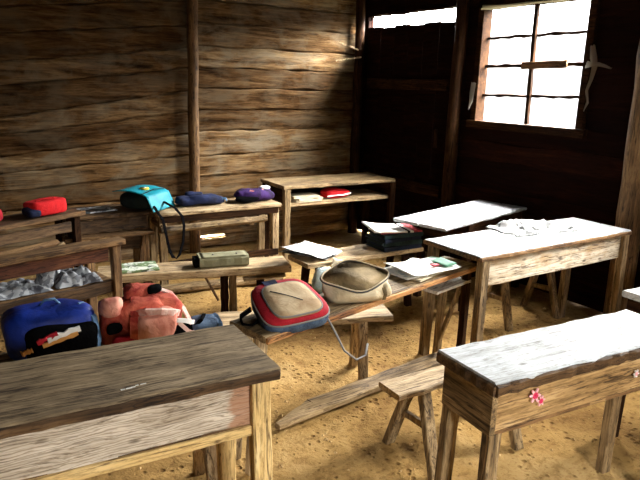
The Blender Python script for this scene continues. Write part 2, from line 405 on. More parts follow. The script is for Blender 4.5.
mb.box(2.53, XW + .1, YW + 0.055, YW + 0.075, -0.1, ZC + .1, a=0.3)
mb.box(2.21, 2.53, YW + 0.055, YW + 0.075, -0.1, 0.088, a=0.3); mb.box(2.21, 2.53, YW + 0.055, YW + 0.075, 0.106, ZC + .1, a=0.3)
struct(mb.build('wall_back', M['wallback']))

W1 = (2.73, 3.70, 1.26, 2.16)      # the window in the picture (Y0, Y1, Z0, Z1)
D1 = (4.02, 5.24, 0.0, 2.20)       # the doorway
W2 = (0.80, 1.55, 1.42, 2.16)      # the next window along the same wall, out of frame
rows = [0, 0.16, 0.33, 0.52, 0.72, 0.95, 1.10, 1.26, 1.42, 1.58, 1.76, 1.95, 2.16, 2.20, 2.36, 2.56, 2.80]
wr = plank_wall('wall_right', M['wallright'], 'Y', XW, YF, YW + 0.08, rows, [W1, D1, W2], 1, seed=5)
def slab(mb, x0, x1, holes):       # tight outer boarding, so daylight enters by the openings alone
    ys = sorted({YF, YW + 0.08, *[h[0] for h in holes], *[h[1] for h in holes]}); zs = sorted({0.0, ZC + 0.05, *[h[2] for h in holes], *[h[3] for h in holes]})
    for a, b in zip(ys, ys[1:]):
        for c, d in zip(zs, zs[1:]):
            if not any(h[0] <= (a + b) / 2 <= h[1] and h[2] <= (c + d) / 2 <= h[3] for h in holes):
                mb.box(x0, x1, a - 0.002, b + 0.002, c - 0.002, d + 0.002, ch=0.0005, a=0.4)
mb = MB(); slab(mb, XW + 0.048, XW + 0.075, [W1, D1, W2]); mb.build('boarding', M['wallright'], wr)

DF = (0.55, 1.15, 1.2, 2.05)        # unseen opening added behind the photographer for fill light (X0, X1, Z0, Z1)
plank_wall('wall_front', M['wallfront'], 'X', YF, XL, XW, [0, .3, .6, .9, 1.2, 1.5, 1.8, 2.05, 2.4, 2.8], [DF], -1, seed=8)
plank_wall('wall_left', M['wallside'], 'Y', XL, YF, YW, [0, .3, .6, .9, 1.2, 1.5, 1.8, 2.1, 2.4, 2.8], [], -1, seed=9)
mb = MB()
for k in range(26):
    y0 = YF - 0.1 + k * (YW - YF + 0.3) / 26
    mb.box(XL - .1, XW + .12, y0, y0 + 0.306, ZC, ZC + 0.03, a=random.Random(k).uniform(0.05, 1))
struct(mb.build('ceiling', M['ceil']))

# posts
def log(name, x, y, r, z1=ZC, mat='oldZ', seed=1, lean=(0, 0), n=14):
    mb = MB(); rng = random.Random(seed)
    pts = [(x + lean[0] * k / n + rng.uniform(-.004, .004), y + lean[1] * k / n + rng.uniform(-.004, .004), -0.02 + (z1 + 0.02) * k / n) for k in range(n + 1)]
    mb.tube(pts, r, 12, r * 0.9, seed=seed, bumpy=0.05)
    return mb.build(name, M[mat], smooth=True)
for o in (log('trim_1', 2.15, 5.25, 0.05, seed=4, mat='brownZ', lean=(0.035, 0)), log('trim_2', 3.95, 5.24, 0.05, seed=6, mat='darkZ'),
          log('trim_3', 3.99, 3.90, 0.06, seed=7, mat='darkZ'), log('trim_4', 3.93, 2.18, 0.085, seed=8, mat='brownZ', lean=(0.02, 0.05))):
    struct(o)

# door: dark boards under a strip of daylight
mb = MB()
for k in range(6):
    y0 = 4.02 + k * 0.204
    mb.box(XW + 0.01, XW + 0.04, y0, y0 + 0.202, 0.0, 2.08 + 0.012 * (k % 2), along='Z', n=8, jit=0.002, a=0.2 + 0.1 * k)
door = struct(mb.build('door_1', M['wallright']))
mb = MB(); mb.box(XW - 0.02, XW + 0.01, 4.06, 5.20, 0.55, 0.65, along='Y'); mb.box(XW - 0.02, XW + 0.01, 4.06, 5.20, 1.5, 1.6, along='Y')
mb.build('door_rail', M['darkY'], door)
mb = MB(); mb.box(XW - 0.045, XW - 0.02, 4.12, 4.15, 1.0, 1.16, along='Z'); mb.build('door_handle', M['darkZ'], door)

# window: frame, one mullion, three bars each side, broken
def window(name, w, nb, mull):
    y0, y1, z0, z1 = w
    mb = MB()
    mb.box(XW - 0.03, XW + 0.075, y0 - 0.045, y0 + 0.012, z0 - 0.05, z1 + 0.05, along='Z'); mb.box(XW - 0.03, XW + 0.075, y1 - 0.012, y1 + 0.045, z0 - 0.05, z1 + 0.05, along='Z')
    mb.box(XW - 0.03, XW + 0.075, y0 - 0.045, y1 + 0.045, z1 - 0.005, z1 + 0.05, along='Y'); mb.box(XW - 0.045, XW + 0.075, y0 - 0.07, y1 + 0.07, z0 - 0.05, z0 + 0.012, along='Y')
    o = struct(mb.build(name, M['darkY']))
    for k in range(mull):
        ym = y0 + (y1 - y0) * (k + 1) / (mull + 1); mb = MB()
        mb.beam((XW + 0.03, ym - 0.006, z0 - 0.01), (XW + 0.03, ym + 0.008, z1 + 0.01), 0.032, 0.03, (0, 1, 0), 10, 0.003, seed=k); mb.build('mullion', M['darkZ'], o)
    return o
m, nt, b = new_mat('dimming window film')
tp = nt.nodes.new('ShaderNodeBsdfTransparent'); tp.inputs[0].default_value = (0.60, 0.59, 0.57, 1)  # grey tint added to hold back daylight at the windows
mx = nt.nodes.new('ShaderNodeMixShader'); mx.inputs[0].default_value = 0.95
b.inputs['Base Color'].default_value = (0.6, 0.58, 0.54, 1); b.inputs['Roughness'].default_value = 0.35
nt.links.new(b.outputs[0], mx.inputs[1]); nt.links.new(tp.outputs[0], mx.inputs[2])
nt.links.new(mx.outputs[0], [n for n in nt.nodes if n.type == 'OUTPUT_MATERIAL'][0].inputs[0]); M['film'] = m
def film(o, w):
    MB().box(XW + 0.060, XW + 0.062, w[0] - .01, w[1] + .01, w[2] - .01, w[3] + .01, ch=0.0002, along='Y').build('window_film', M['film'], o)
win = window('window_1', W1, 3, 1); film(win, W1)
zb = [1.485, 1.715, 1.935]
for i, z in enumerate(zb):
    mb = MB()
    mb.beam((XW + 0.045, W1[0] - 0.01, z + 0.006), (XW + 0.045, W1[1] + 0.01, z - 0.006), 0.022 if i != 1 else 0.026, 0.02, (0, 0, 1), 22, 0.005, seed=40 + i, freq=5)
    mb.build('window_bar', M['darkY'], win)
mb = MB(); mb.beam((XW + 0.02, 2.90, 1.722), (XW + 0.02, 3.30, 1.712), 0.055, 0.02, (0, 0, 1), 9, 0.003, seed=3); mb.build('window_bar', M['brownY'], win)
win2 = window('window_2', W2, 3, 1); film(win2, W2)  # film added to dim this unseen window
mb = MB()
for x0, x1, z0, z1 in ((DF[0] - .04, DF[0] + .01, DF[2] - .05, DF[3] + .05), (DF[1] - .01, DF[1] + .04, DF[2] - .05, DF[3] + .05), (DF[0] - .04, DF[1] + .04, DF[3] - .005, DF[3] + .05), (DF[0] - .04, DF[1] + .04, DF[2] - .05, DF[2] + .01)):
    mb.box(x0, x1, YF - .07, YF + .03, z0, z1, along='Z')
fill_frame = struct(mb.build('fill_opening', M['darkX']))
MB().box(DF[0] - .01, DF[1] + .01, YF - .062, YF - .06, DF[2] - .01, DF[3] + .01, ch=0.0002).build('window_film', M['film'], fill_frame)  # film added to weaken the fill light

# ------------------------------------------------------------------ school furniture
def leg_mb(x, y, z1, w, d, dx=0, dy=0, z0=-0.012, seed=1):
    return MB().beam((x + dx, y + dy, z0), (x, y, z1), w, d, (1, 0, 0), 6, 0.0025, 0.004, seed=seed)

def desk(loc, rz, L, W, h, label, top='oldX', apron='oldX', side='oldY', leg='oldZ', ah=0.17, boards=2, tt=0.032, over=0.03, inset=0.03,
         legw=0.055, face=-1, sidepanel=True, shelf=True, railmat=None, seed=1, backapron=False, edge_jit=0.006, leg_x=None, legmats=None, worn=None, leg_in=False):
    """top at h; face=-1: the front board looks to -Y"""
    t = thing('school_desk', (loc[0], loc[1], 0), rz, label, 'desk')
    mb = MB(); bw = W / boards
    for k in range(boards):
        mb.beam((-L / 2, -W / 2 + bw * (k + .5), h - tt / 2), (L / 2, -W / 2 + bw * (k + .5), h - tt / 2), bw - 0.003, tt, (0, 1, 0), 26, edge_jit, 0.006, seed=seed * 7 + k, skew=0.04 * (k - .5), freq=5)
    mb.build('desktop', M[top], t)
    if worn:
        ed = MB()
        ed.beam((-L / 2 + .002, face * (W / 2 - 0.001), h - tt * 0.60), (L / 2 - .002, face * (W / 2 - 0.001), h - tt * 0.60), 0.016, tt * 0.85, (0, 1, 0), 34, 0.005, 0.006, seed=seed + 50, freq=8)
        ed.beam((-L / 2 + .001, -W / 2, h - tt * 0.60), (-L / 2 + .001, W / 2, h - tt * 0.60), 0.016, tt * 0.85, (1, 0, 0), 12, 0.004, 0.006, seed=seed + 51, freq=4)
        ed.build('worn_edge', M[worn], t)
    ix, iy = L / 2 - inset, W / 2 - over
    lx0 = -ix if leg_x is None else leg_x
    zt = h - tt
    y = face * (iy - 0.012)
    ap = MB().beam((lx0, y, zt - ah / 2), (ix, y, zt - ah / 2), ah, 0.022, (0, 0, 1), 14, 0.003, 0.004, seed=seed + 3).build('front_board', M[apron], t)
    if railmat:
        MB().beam((lx0, y + face * 0.008, zt - ah - 0.005), (ix, y + face * 0.008, zt - ah - 0.005), 0.034, 0.03, (0, 0, 1), 10, 0.002, seed=seed + 4).build('bottom_rail', M[railmat], t)
    if sidepanel:
        for s in (lx0 + 0.005, ix - 0.005):
            MB().beam((s, -iy, zt - ah / 2), (s, iy, zt - ah / 2), ah, 0.022, (0, 0, 1), 5, 0.002, seed=seed + 5).build('side_panel', M[side], t)
    if shelf:
        MB().box(lx0, ix, -iy, iy, zt - ah - 0.0, zt - ah + 0.018, 8, 0.003, seed=seed + 6).build('shelf', M['brownX'], t)
    k = 0
    for sx in (lx0 + legw * .45, ix - legw * .45):
        for sy in (-1, 1):
            lm = (legmats or {}).get(k, leg)
            yy = sy * (iy - legw * .3) + (face * 0.018 if sy == face else 0)
            if leg_in: yy = sy * (iy - 0.018)
            leg_mb(sx, yy, zt - ah + 0.004 if leg_in else zt - 0.001, legw, legw * 0.8, dx=0.012 * (1 if sx < 0 else -1) * -1, dy=0.01 * sy, seed=seed + 10 + k).build('leg', M[lm], t); k += 1
    return t

def bench(loc, rz, L, W, h, label, top='oldX', leg='oldZ', tt=0.03, splay=0.12, inset=0.10, stretch=True, legw=0.05, seed=1, edge=None, skew=0.0, group=None, legs=((-1, -1), (-1, 1), (1, -1), (1, 1))):
    t = thing('bench', (loc[0], loc[1], 0), rz, label, 'bench', group)
    MB().beam((-L / 2, 0, h - tt / 2), (L / 2, 0, h - tt / 2), W, tt, (0, 1, 0), 20, 0.005, 0.005, seed=seed, skew=skew, freq=4).build('seat', M[top], t)
    if edge:
        MB().beam((-L / 2 + .004, -W / 2 - 0.004, h - tt / 2 - 0.004), (L / 2 - .004, -W / 2 - 0.004, h - tt / 2 - 0.004), 0.012, tt * 0.9, (0, 1, 0), 16, 0.002, seed=seed + 1).build('front_edge', M[edge], t)
    for k, (sx, sy) in enumerate(legs):
        leg_mb(sx * (L / 2 - inset), sy * W * 0.28, h - tt, legw, legw * 0.7, dx=sx * 0.01, dy=sy * splay, seed=seed + 20 + k).build('leg', M[leg], t)
    if stretch:
        for sx in (-1, 1):
            yy = W * 0.28 + splay * 0.5
            MB().beam((sx * (L / 2 - inset), -yy, h * 0.52), (sx * (L / 2 - inset), yy, h * 0.48), 0.03, 0.022, (0, 0, 1), 4, 0.002, seed=seed + 30).build('stretcher', M[leg], t)
    return t

desk((0.255, 1.77), -5.5, 1.30, 0.40, 0.70, 'large worn desk nearest the camera, grey split top, whitewashed front board and new yellow leg', top='nearTop', apron='nearApron', side='brownY', leg='yellowZ', railmat='yellowX', ah=0.165, tt=0.034, boards=1, inset=0.03, legw=0.06, seed=2, worn='shadeX', edge_jit=0.004)
desk((1.86, 1.18), -6, 0.94, 0.27, 0.70, 'narrow desk with thick bleached top and pink flower print on its ochre front board', top='rowTop', apron='rowApron', side='oldY', leg='oldZ', ah=0.15, tt=0.044, boards=1, seed=3, edge_jit=0.005, leg_in=True, worn='shadeX', over=0.02, inset=0.02, legw=0.05)
desk((3.08, 2.29), -1, 1.34, 0.43, 0.70, 'wide bleached desk with peeling pale front board, crumpled newspaper on its top', top='rowTop', apron='midApron', side='bleachedY', leg='oldZ', ah=0.15, tt=0.028, boards=2, seed=4, sidepanel=False, shelf=False, worn='brownX', edge_jit=0.003, over=0.02, inset=0.02, legw=0.055)
desk((3.41, 3.16), 12, 1.14, 0.43, 0.64, 'bare bleached desk by the dark wall behind the wide newspaper desk', top='rowTop', apron='darkX', side='darkY', leg='darkZ', ah=0.13, tt=0.022, boards=2, seed=5, sidepanel=True, over=0.02, leg_x=-0.27)  # front, sides and legs near-black: their shade is put into the colour
desk((3.03, 1.225), -4, 0.96, 0.30, 0.70, 'white-topped desk at the right edge of the photo, only its corner in view', top='rowTop', apron='rowApron', side='darkY', leg='darkZ', ah=0.15, tt=0.03, boards=1, seed=6, over=0.02, inset=0.02)

# open-fronted desk in the far corner
t = thing('school_desk', (3.20, 4.62, 0), -3, 'open-fronted brown desk by the back wall, cream booklets and red pouch on its shelf', 'desk')
MB().beam((-.58, 0, .685), (.58, 0, .685), .46, .03, (0, 1, 0), 20, .005, .005, seed=70, freq=4).build('desktop', M['oldX'], t)
MB().box(-.54, .54, -.205, .2, .515, .545, 10, .003, seed=71).build('shelf', M['paleX'], t)
for sx in (-1, 1): MB().beam((sx * .545, -.2, .6), (sx * .545, .21, .6), .14, .022, (0, 0, 1), 4, .002, seed=72).build('side_panel', M['darkY'], t)
MB().beam((-.54, .2, .59), (.54, .2, .59), .16, .022, (0, 0, 1), 8, .003, seed=73).build('back_board', M['darkX'], t)
for sx in (-1, 1):
    for sy in (-1, 1): leg_mb(sx * .55, sy * .19 - .01 - (0.02 if sy < 0 else 0), .669, .055, .045, seed=75 + sx + sy).build('leg', M['oldZ' if sx < 0 and sy < 0 else 'darkZ'], t)

# low table with bags against the back wall
t = thing('low_table', (1.99, 4.44, 0), -3, 'low battered table below the round wall post, navy and purple bags on it', 'table')
MB().beam((-.5, .0, .585), (.5, .0, .585), .34, .03, (0, 1, 0), 18, .006, .005, seed=80, freq=4).build('table_top', M['paleX'], t)
MB().beam((-.52, -.26, .495), (.31, -.26, .51), .10, .045, (0, 1, -.35), 14, .006, .008, seed=81).build('front_shelf', M['oldX'], t)
MB().beam((-.48, -.15, .545), (.48, -.15, .545), .05, .02, (0, 0, 1), 6, .002, seed=82).build('rail', M['darkX'], t)
for sx in (-.46, .46):
    for sy in (-.13, .13): leg_mb(sx, sy, .57, .055, .045, seed=83).build('leg', M['paleZ' if sy < 0 and sx > 0 else 'oldZ'], t)
for sx in (-.46, .2): MB().beam((sx, -.27, .49), (sx, .13, .49), .04, .03, (0, 0, 1), 4, .002, seed=84).build('bracket', M['oldY'], t)
MB().beam((-.48, -.15, .2), (.48, -.15, .2), .05, .025, (0, 0, 1), 6, .003, seed=86).build('foot_rail', M['darkX'], t)

t = thing('low_table', (1.165, 4.60, 0), -4, 'low brown table with sagging front boards, turquoise satchel at its right end', 'table')
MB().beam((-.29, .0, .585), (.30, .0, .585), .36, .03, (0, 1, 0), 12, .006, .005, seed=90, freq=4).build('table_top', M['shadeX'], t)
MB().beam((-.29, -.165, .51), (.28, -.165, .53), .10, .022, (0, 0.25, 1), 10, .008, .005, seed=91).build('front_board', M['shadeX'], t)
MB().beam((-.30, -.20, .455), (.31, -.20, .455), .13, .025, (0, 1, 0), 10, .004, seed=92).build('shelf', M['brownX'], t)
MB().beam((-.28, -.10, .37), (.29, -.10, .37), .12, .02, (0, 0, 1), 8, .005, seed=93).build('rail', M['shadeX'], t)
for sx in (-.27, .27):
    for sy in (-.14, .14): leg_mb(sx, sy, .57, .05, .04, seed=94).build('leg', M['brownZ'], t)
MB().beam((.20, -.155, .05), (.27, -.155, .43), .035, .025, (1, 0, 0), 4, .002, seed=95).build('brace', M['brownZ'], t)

# shadowed desk, far left; its shade is painted into the wood
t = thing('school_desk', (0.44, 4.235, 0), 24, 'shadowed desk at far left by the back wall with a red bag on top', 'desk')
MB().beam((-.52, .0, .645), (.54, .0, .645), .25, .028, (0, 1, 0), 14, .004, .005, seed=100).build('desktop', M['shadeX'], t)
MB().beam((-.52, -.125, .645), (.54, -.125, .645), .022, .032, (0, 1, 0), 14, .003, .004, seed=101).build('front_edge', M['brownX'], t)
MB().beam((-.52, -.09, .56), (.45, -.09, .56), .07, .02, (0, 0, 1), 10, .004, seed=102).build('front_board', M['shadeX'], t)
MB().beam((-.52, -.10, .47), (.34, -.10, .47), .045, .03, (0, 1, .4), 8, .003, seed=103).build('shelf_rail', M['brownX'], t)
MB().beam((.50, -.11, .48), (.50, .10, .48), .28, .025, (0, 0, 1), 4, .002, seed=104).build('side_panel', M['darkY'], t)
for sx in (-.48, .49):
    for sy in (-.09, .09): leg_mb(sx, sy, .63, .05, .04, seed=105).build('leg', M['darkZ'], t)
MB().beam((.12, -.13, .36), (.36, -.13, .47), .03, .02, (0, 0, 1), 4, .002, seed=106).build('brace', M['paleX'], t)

# desk at the left with a shelf of rubbish
t = thing('school_desk', (0.335, 3.36, 0), 12.5, 'narrow-topped desk at left, crumpled grey newspaper and plastic on its open shelf', 'desk')
MB().beam((-.62, -.16, .684), (.585, -.16, .684), .085, .032, (0, 1, 0), 18, .004, .006, seed=110, freq=4).build('desktop', M['brownX'], t)
MB().beam((-.60, -.15, .63), (.50, -.15, .63), .085, .022, (0, 0, 1), 10, .003, seed=111).build('front_board', M['redFace'], t)
MB().box(-.60, .53, -.13, .17, .445, .468, 12, .003, seed=112).build('shelf', M['brownX'], t)
MB().beam((-.60, -.145, .432), (.52, -.145, .432), .07, .025, (0, 0, 1), 12, .004, .005, seed=113).build('shelf_rail', M['shadeX'], t)
for sx in (-.56, .545):
    for sy in (-.155, .16): leg_mb(sx, sy, .668 if sy < 0 else .62, .05, .04, seed=114).build('leg', M['brownZ'], t)
leg_mb(.40, .165, .62, .045, .03, seed=115).build('back_post', M['brownZ'], t)
MB().beam((-.58, .165, .60), (.56, .165, .60), .05, .02, (0, 0, 1), 6, .003, seed=116).build('back_rail', M['brownX'], t)

# benches
t = bench((1.55, 3.775), -17, 1.25, 0.25, 0.335, 'thick-seated bench under the low wall tables, olive pencil roll and magazine on it', top='paleX', tt=0.05, seed=121, stretch=False, legs=())
for k, (lx, ly, mt) in enumerate(((0.185, -0.02, 'darkZ'), (0.245, -0.01, 'oldZ'), (0.43, -0.03, 'darkZ'), (-0.45, -0.07, 'darkZ'), (-0.45, 0.07, 'darkZ'))):
    leg_mb(lx, ly, 0.286, 0.05, 0.04, seed=170 + k).build('leg', M[mt], t)
MB().beam((0.30, -0.11, 0.255), (0.585, -0.115, 0.272), 0.06, 0.018, (0, 1, 0), 8, 0.003, seed=176).build('lower_board', M['oldX'], t)
MB().beam((0.05, -0.10, 0.28), (0.13, -0.12, 0.12), 0.016, 0.012, (1, 0, 0), 4, 0.001, seed=177).build('splint', M['brownZ'], t)
bench((2.55, 3.31), -2, 0.96, 0.27, 0.42, 'bench before the far corner desk, book pile and loose white paper on it', top='paleX', leg='darkZ', tt=0.03, splay=0.06, inset=0.12, seed=122)
t = thing('narrow_table', (1.80, 2.205, 0), 11.3, 'long narrow table with orange front edge carrying the open beige bag', 'table')
MB().beam((-.765, 0, .585), (.765, 0, .585), .225, .028, (0, 1, 0), 20, .004, .004, seed=123, freq=4).build('table_top', M['oldX'], t)
MB().beam((-.762, -.118, .582), (.762, -.118, .582), .012, .025, (0, 1, 0), 16, .002, seed=124).build('front_edge', M['orange'], t)
MB().beam((.42, -.02, .50), (.74, -.02, .50), .14, .016, (0, 1, 0), 8, .003, seed=125).build('lower_board', M['bleachedX'], t)
for k, (lx, ly, dx, dy, mt) in enumerate(((-.742, -.06, -.045, 0.01, 'paleZ'), (-.742, .075, -.03, 0, 'oldZ'), (.725, -.07, 0, 0, 'darkZ'), (.735, .08, .01, .02, 'oldZ'))):
    leg_mb(lx, ly, .572, .045, .036, dx=dx, dy=dy, seed=160 + k).build('leg', M[mt], t)
MB().beam((.735, .08, .10), (.735, -.05, .52), .03, .02, (1, 0, 0), 4, .002, seed=166).build('brace', M['oldZ'], t)
bench((1.675, 2.615), -21, 0.93, 0.20, 0.353, 'short pale bench poking out sharply angled from under the long narrow table', top='paleX', leg='paleZ', tt=0.03, splay=0.04, inset=0.16, stretch=False, seed=124)
bench((1.90, 1.71), -3, 0.76, 0.14, 0.36, 'small pale bench behind the flower-print desk, one end sticking out', top='paleX', leg='oldZ', tt=0.026, splay=0.12, inset=0.15, seed=125)
bench((3.44, 2.615), -2, 0.62, 0.17, 0.36, 'bench pushed under the wide newspaper desk', top='brownX', leg='oldZ', tt=0.028, splay=0.10, inset=0.08, seed=126)
bench((0.62, 2.70), -6, 1.04, 0.26, 0.36, 'bench behind the nearest desk holding the blue and red school bags', top='oldX', leg='oldZ', splay=0.07, inset=0.10, seed=127)
bench((0.40, 2.06), -6, 1.05, 0.16, 0.33, 'bench pushed under the nearest desk, only its legs showing', top='oldX', leg='paleZ', splay=0.06, inset=0.08, seed=128)

# loose plank on the earth
pl = MB()
pl.beam((1.52, 2.265, 0.022), (2.47, 2.345, 0.03), 0.115, 0.028, (0, 1, 0), 16, 0.004, 0.004, seed=131)
pl.beam((1.28, 2.205, 0.020), (1.521, 2.265, 0.022), 0.035, 0.026, (0, 1, 0), 6, 0.003, 0.004, w1=0.113, t1=0.028, seed=132)
tag(pl.build('loose_plank', M['oldX']), 'loose grey plank with a pointed end lying on the sandy floor', 'plank')
tag(MB().beam((1.45, 4.27, 0.03), (2.40, 4.10, 0.03), 0.09, 0.06, (0, 1, 0), 12, 0.006, 0.02, seed=133).build('timber_beam', M['oldX']), 'old squared timber lying on the floor beneath the low wall tables', 'timber')

# ------------------------------------------------------------------ cloth, paper and print materials
def plain(name, col, rough=0.7, spec=0.3):
    m, nt, b = new_mat(name); b.inputs['Base Color'].default_value = (*col, 1); b.inputs['Roughness'].default_value = rough; b.inputs['Specular IOR Level'].default_value = spec
    return m
M['red'] = cloth('red nylon', (0.42, 0.014, 0.026), (0.28, 0.008, 0.018), 7)
M['denim'] = cloth('slate blue canvas', (0.075, 0.12, 0.19), (0.035, 0.055, 0.10), 20)
M['navy'] = cloth('navy nylon', (0.010, 0.018, 0.065), (0.003, 0.005, 0.02), 9)
M['cream'] = cloth('cream patterned cloth', (0.62, 0.48, 0.30), (0.40, 0.26, 0.14), 7, bump=0.3)
M['greypipe'] = plain('grey piping', (0.20, 0.19, 0.18))
M['black'] = cloth('black webbing', (0.003, 0.003, 0.0035), (0.0015, 0.0015, 0.002), 20, rough=0.95)
M['canvas'] = cloth('beige canvas', (0.66, 0.55, 0.37), (0.50, 0.39, 0.23), 6, bump=0.6)
M['lining'] = cloth('olive lining', (0.24, 0.17, 0.08), (0.12, 0.085, 0.04), 8)
M['zip'] = plain('dark zip', (0.06, 0.055, 0.05), 0.5)
M['salmon'] = cloth('faded red cloth', (0.58, 0.13, 0.075), (0.26, 0.02, 0.015), 9, bump=0.9)
M['pink'] = cloth('faded pink cloth', (0.72, 0.33, 0.24), (0.46, 0.13, 0.09), 9, bump=0.6)
M['rose'] = cloth('pink white strap', (0.78, 0.55, 0.48), (0.55, 0.18, 0.14), 16)
M['royal'] = cloth('royal blue nylon', (0.008, 0.028, 0.24), (0.003, 0.008, 0.06), 6, rough=0.5)
M['sky'] = cloth('grey blue trim', (0.12, 0.22, 0.38), (0.06, 0.12, 0.22), 10)
M['white'] = plain('white cloth', (0.78, 0.77, 0.74))
M['orange_'] = plain('orange print', (0.62, 0.30, 0.08))
M['teal'] = cloth('turquoise nylon', (0.012, 0.29, 0.37), (0.008, 0.20, 0.26), 5, rough=0.5, bump=0.2)
M['tealdark'] = cloth('dark teal nylon', (0.01, 0.022, 0.022), (0.006, 0.012, 0.012), 8)
M['yellow_'] = plain('yellow badge', (0.75, 0.55, 0.06))
M['purple'] = cloth('purple nylon', (0.035, 0.008, 0.09), (0.008, 0.002, 0.022), 11)
M['olive'] = cloth('olive drab cloth', (0.20, 0.19, 0.11), (0.13, 0.12, 0.07), 9, bump=0.4)
M['bright'] = cloth('bright red cloth', (0.66, 0.012, 0.015), (0.50, 0.008, 0.012), 8)
M['paper'] = printed('printed paper', (0.82, 0.81, 0.77), [((0.42, 0.50, 0.55), 1.2, 0.60), ((0.55, 0.55, 0.52), 3.0, 0.60)], 14)
M['news'] = printed('newsprint', (0.46, 0.46, 0.455), [((0.02, 0.02, 0.022), 0.7, 0.51), ((0.05, 0.055, 0.055), 2.0, 0.54)], 12)
M['newsdim'] = printed('grey newsprint', (0.42, 0.44, 0.46), [((0.05, 0.05, 0.06), 1.0, 0.55), ((0.16, 0.17, 0.19), 2.2, 0.52)], 14)
M['mag'] = printed('green magazine cover', (0.62, 0.66, 0.56), [((0.13, 0.20, 0.08), 0.9, 0.47), ((0.05, 0.065, 0.04), 1.6, 0.56), ((0.75, 0.75, 0.72), 2.0, 0.62)], 14)
M['grey'] = printed('grey magazine cover', (0.40, 0.42, 0.43), [((0.06, 0.07, 0.08), 0.8, 0.52), ((0.75, 0.75, 0.78), 1.1, 0.60)], 12)
M['cover'] = printed('white cover with green and red', (0.80, 0.80, 0.76), [((0.10, 0.30, 0.18), 0.40, 0.62), ((0.60, 0.03, 0.05), 0.9, 0.70)], 12)
M['pages'] = plain('page edges', (0.70, 0.66, 0.56), 0.9)
M['creampaper'] = cloth('cream booklet', (0.66, 0.58, 0.42), (0.50, 0.43, 0.30), 12, bump=0.2)
M['black'].node_tree.nodes['Principled BSDF'].inputs['Specular IOR Level'].default_value = 0.03
M['bookteal'] = cloth('dark green book cloth', (0.025, 0.055, 0.06), (0.015, 0.03, 0.035), 20)
M['booknavy'] = cloth('dark navy book cloth', (0.015, 0.025, 0.06), (0.01, 0.015, 0.03), 20)
M['bookred'] = cloth('faded red book cloth', (0.45, 0.07, 0.08), (0.30, 0.04, 0.05), 14)
M['flower1'] = plain('pink petals', (0.80, 0.42, 0.45)); M['flower2'] = plain('crimson petals', (0.62, 0.03, 0.10)); M['flower3'] = plain('white petals', (0.80, 0.74, 0.72))
m, nt, b = new_mat('torn clear plastic')
b.inputs['Base Color'].default_value = (0.42, 0.33, 0.24, 1); b.inputs['Roughness'].default_value = 0.5
tr = nt.nodes.new('ShaderNodeBsdfTranslucent'); tr.inputs[0].default_value = (0.85, 0.80, 0.70, 1)
tp = nt.nodes.new('ShaderNodeBsdfTransparent'); mx = nt.nodes.new('ShaderNodeMixShader'); mx2 = nt.nodes.new('ShaderNodeMixShader')
mx.inputs[0].default_value = 0.6; nt.links.new(b.outputs[0], mx.inputs[1]); nt.links.new(tr.outputs[0], mx.inputs[2])
mx2.inputs[0].default_value = 0.5; nt.links.new(mx.outputs[0], mx2.inputs[1]); nt.links.new(tp.outputs[0], mx2.inputs[2])
nt.links.new(mx2.outputs[0], [n for n in nt.nodes if n.type == 'OUTPUT_MATERIAL'][0].inputs[0]); M['plastic'] = m
M['bluebag'] = cloth('thin grey blue plastic', (0.36, 0.44, 0.45), (0.20, 0.27, 0.28), 9, rough=0.4, bump=0.8)

def se_ring(L, W, z, e=4.0, n=36, cx=0, cy=0):
    out = []
    for j in range(n):
        a = 2 * PI * j / n; p = 2 / e
        out.append(Vector((cx + L / 2 * math.copysign(abs(math.cos(a)) ** p, math.cos(a)), cy + W / 2 * math.copysign(abs(math.sin(a)) ** p, math.sin(a)), z)))
    return out
def loop(ring, r, n=6):
    """a closed tube along a ring of points"""
    N = len(ring); rings = []
    for i in range(N):
        d = (ring[(i + 1) % N] - ring[i - 1]).normalized(); s = Vector((0, 0, 1)); s = (s - d * s.dot(d)).normalized(); u = d.cross(s)
        rings.append([ring[i] + (s * math.cos(2 * PI * j / n) + u * math.sin(2 * PI * j / n)) * r for j in range(n)])
    rings.append(rings[0]); return MB().loft(rings, caps=False)
def tilt(o, rx, ry, rz): o.rotation_euler = (R(rx), R(ry), R(rz)); return o

# --- red and blue backpack with a cream pocket, lying on the slanting bench
t = tilt(thing('backpack', (1.255, 2.095, 0.604), -5, 'red and navy backpack with cream front pocket lying flat on the long narrow table', 'backpack'), 16, -3, -5); t.scale = (.815,) * 3
L_, W_ = 0.345, 0.35
def taper(r): return [Vector((v.x * (1 - 0.55 * max(-.2, min(.2, v.y))), v.y, v.z)) for v in r]
rings = [taper(se_ring(L_ * k, W_ * k, z, 4.2)) for k, z in ((0.80, 0.003), (0.97, 0.022), (1.0, 0.055), (0.985, 0.075))]
MB().loft(rings).build('body', M['denim'], t, True)
rings = [taper(se_ring(L_ * k, W_ * k, z, 4.0)) for k, z in ((0.985, 0.0745), (0.985, 0.09), (0.95, 0.104), (0.84, 0.111), (0.5, 0.116), (0.1, 0.118))]
fp = MB().loft(rings).build('front_panel', M['red'], t, True)
loop(taper(se_ring(L_ * 0.995, W_ * 0.995, 0.078, 4.0)), 0.005).build('piping', M['greypipe'], fp, True)
rings = [taper(se_ring(0.255 * k, 0.275 * k, z, 4.0, cy=-0.025)) for k, z in ((1.0, 0.108), (1.0, 0.121), (0.95, 0.129), (0.7, 0.134), (0.1, 0.136))]
pk = MB().loft(rings).build('pocket', M['cream'], t, True)
loop(taper(se_ring(0.255, 0.275, 0.121, 4.0, cy=-0.025)), 0.005).build('piping', M['greypipe'], pk, True)
MB().tube([(-0.085 + 0.018 * k, 0.045 - 0.013 * k - 0.0006 * k * k, 0.1365) for k in range(8)], 0.0025, 6).build('zip', M['zip'], pk, True)
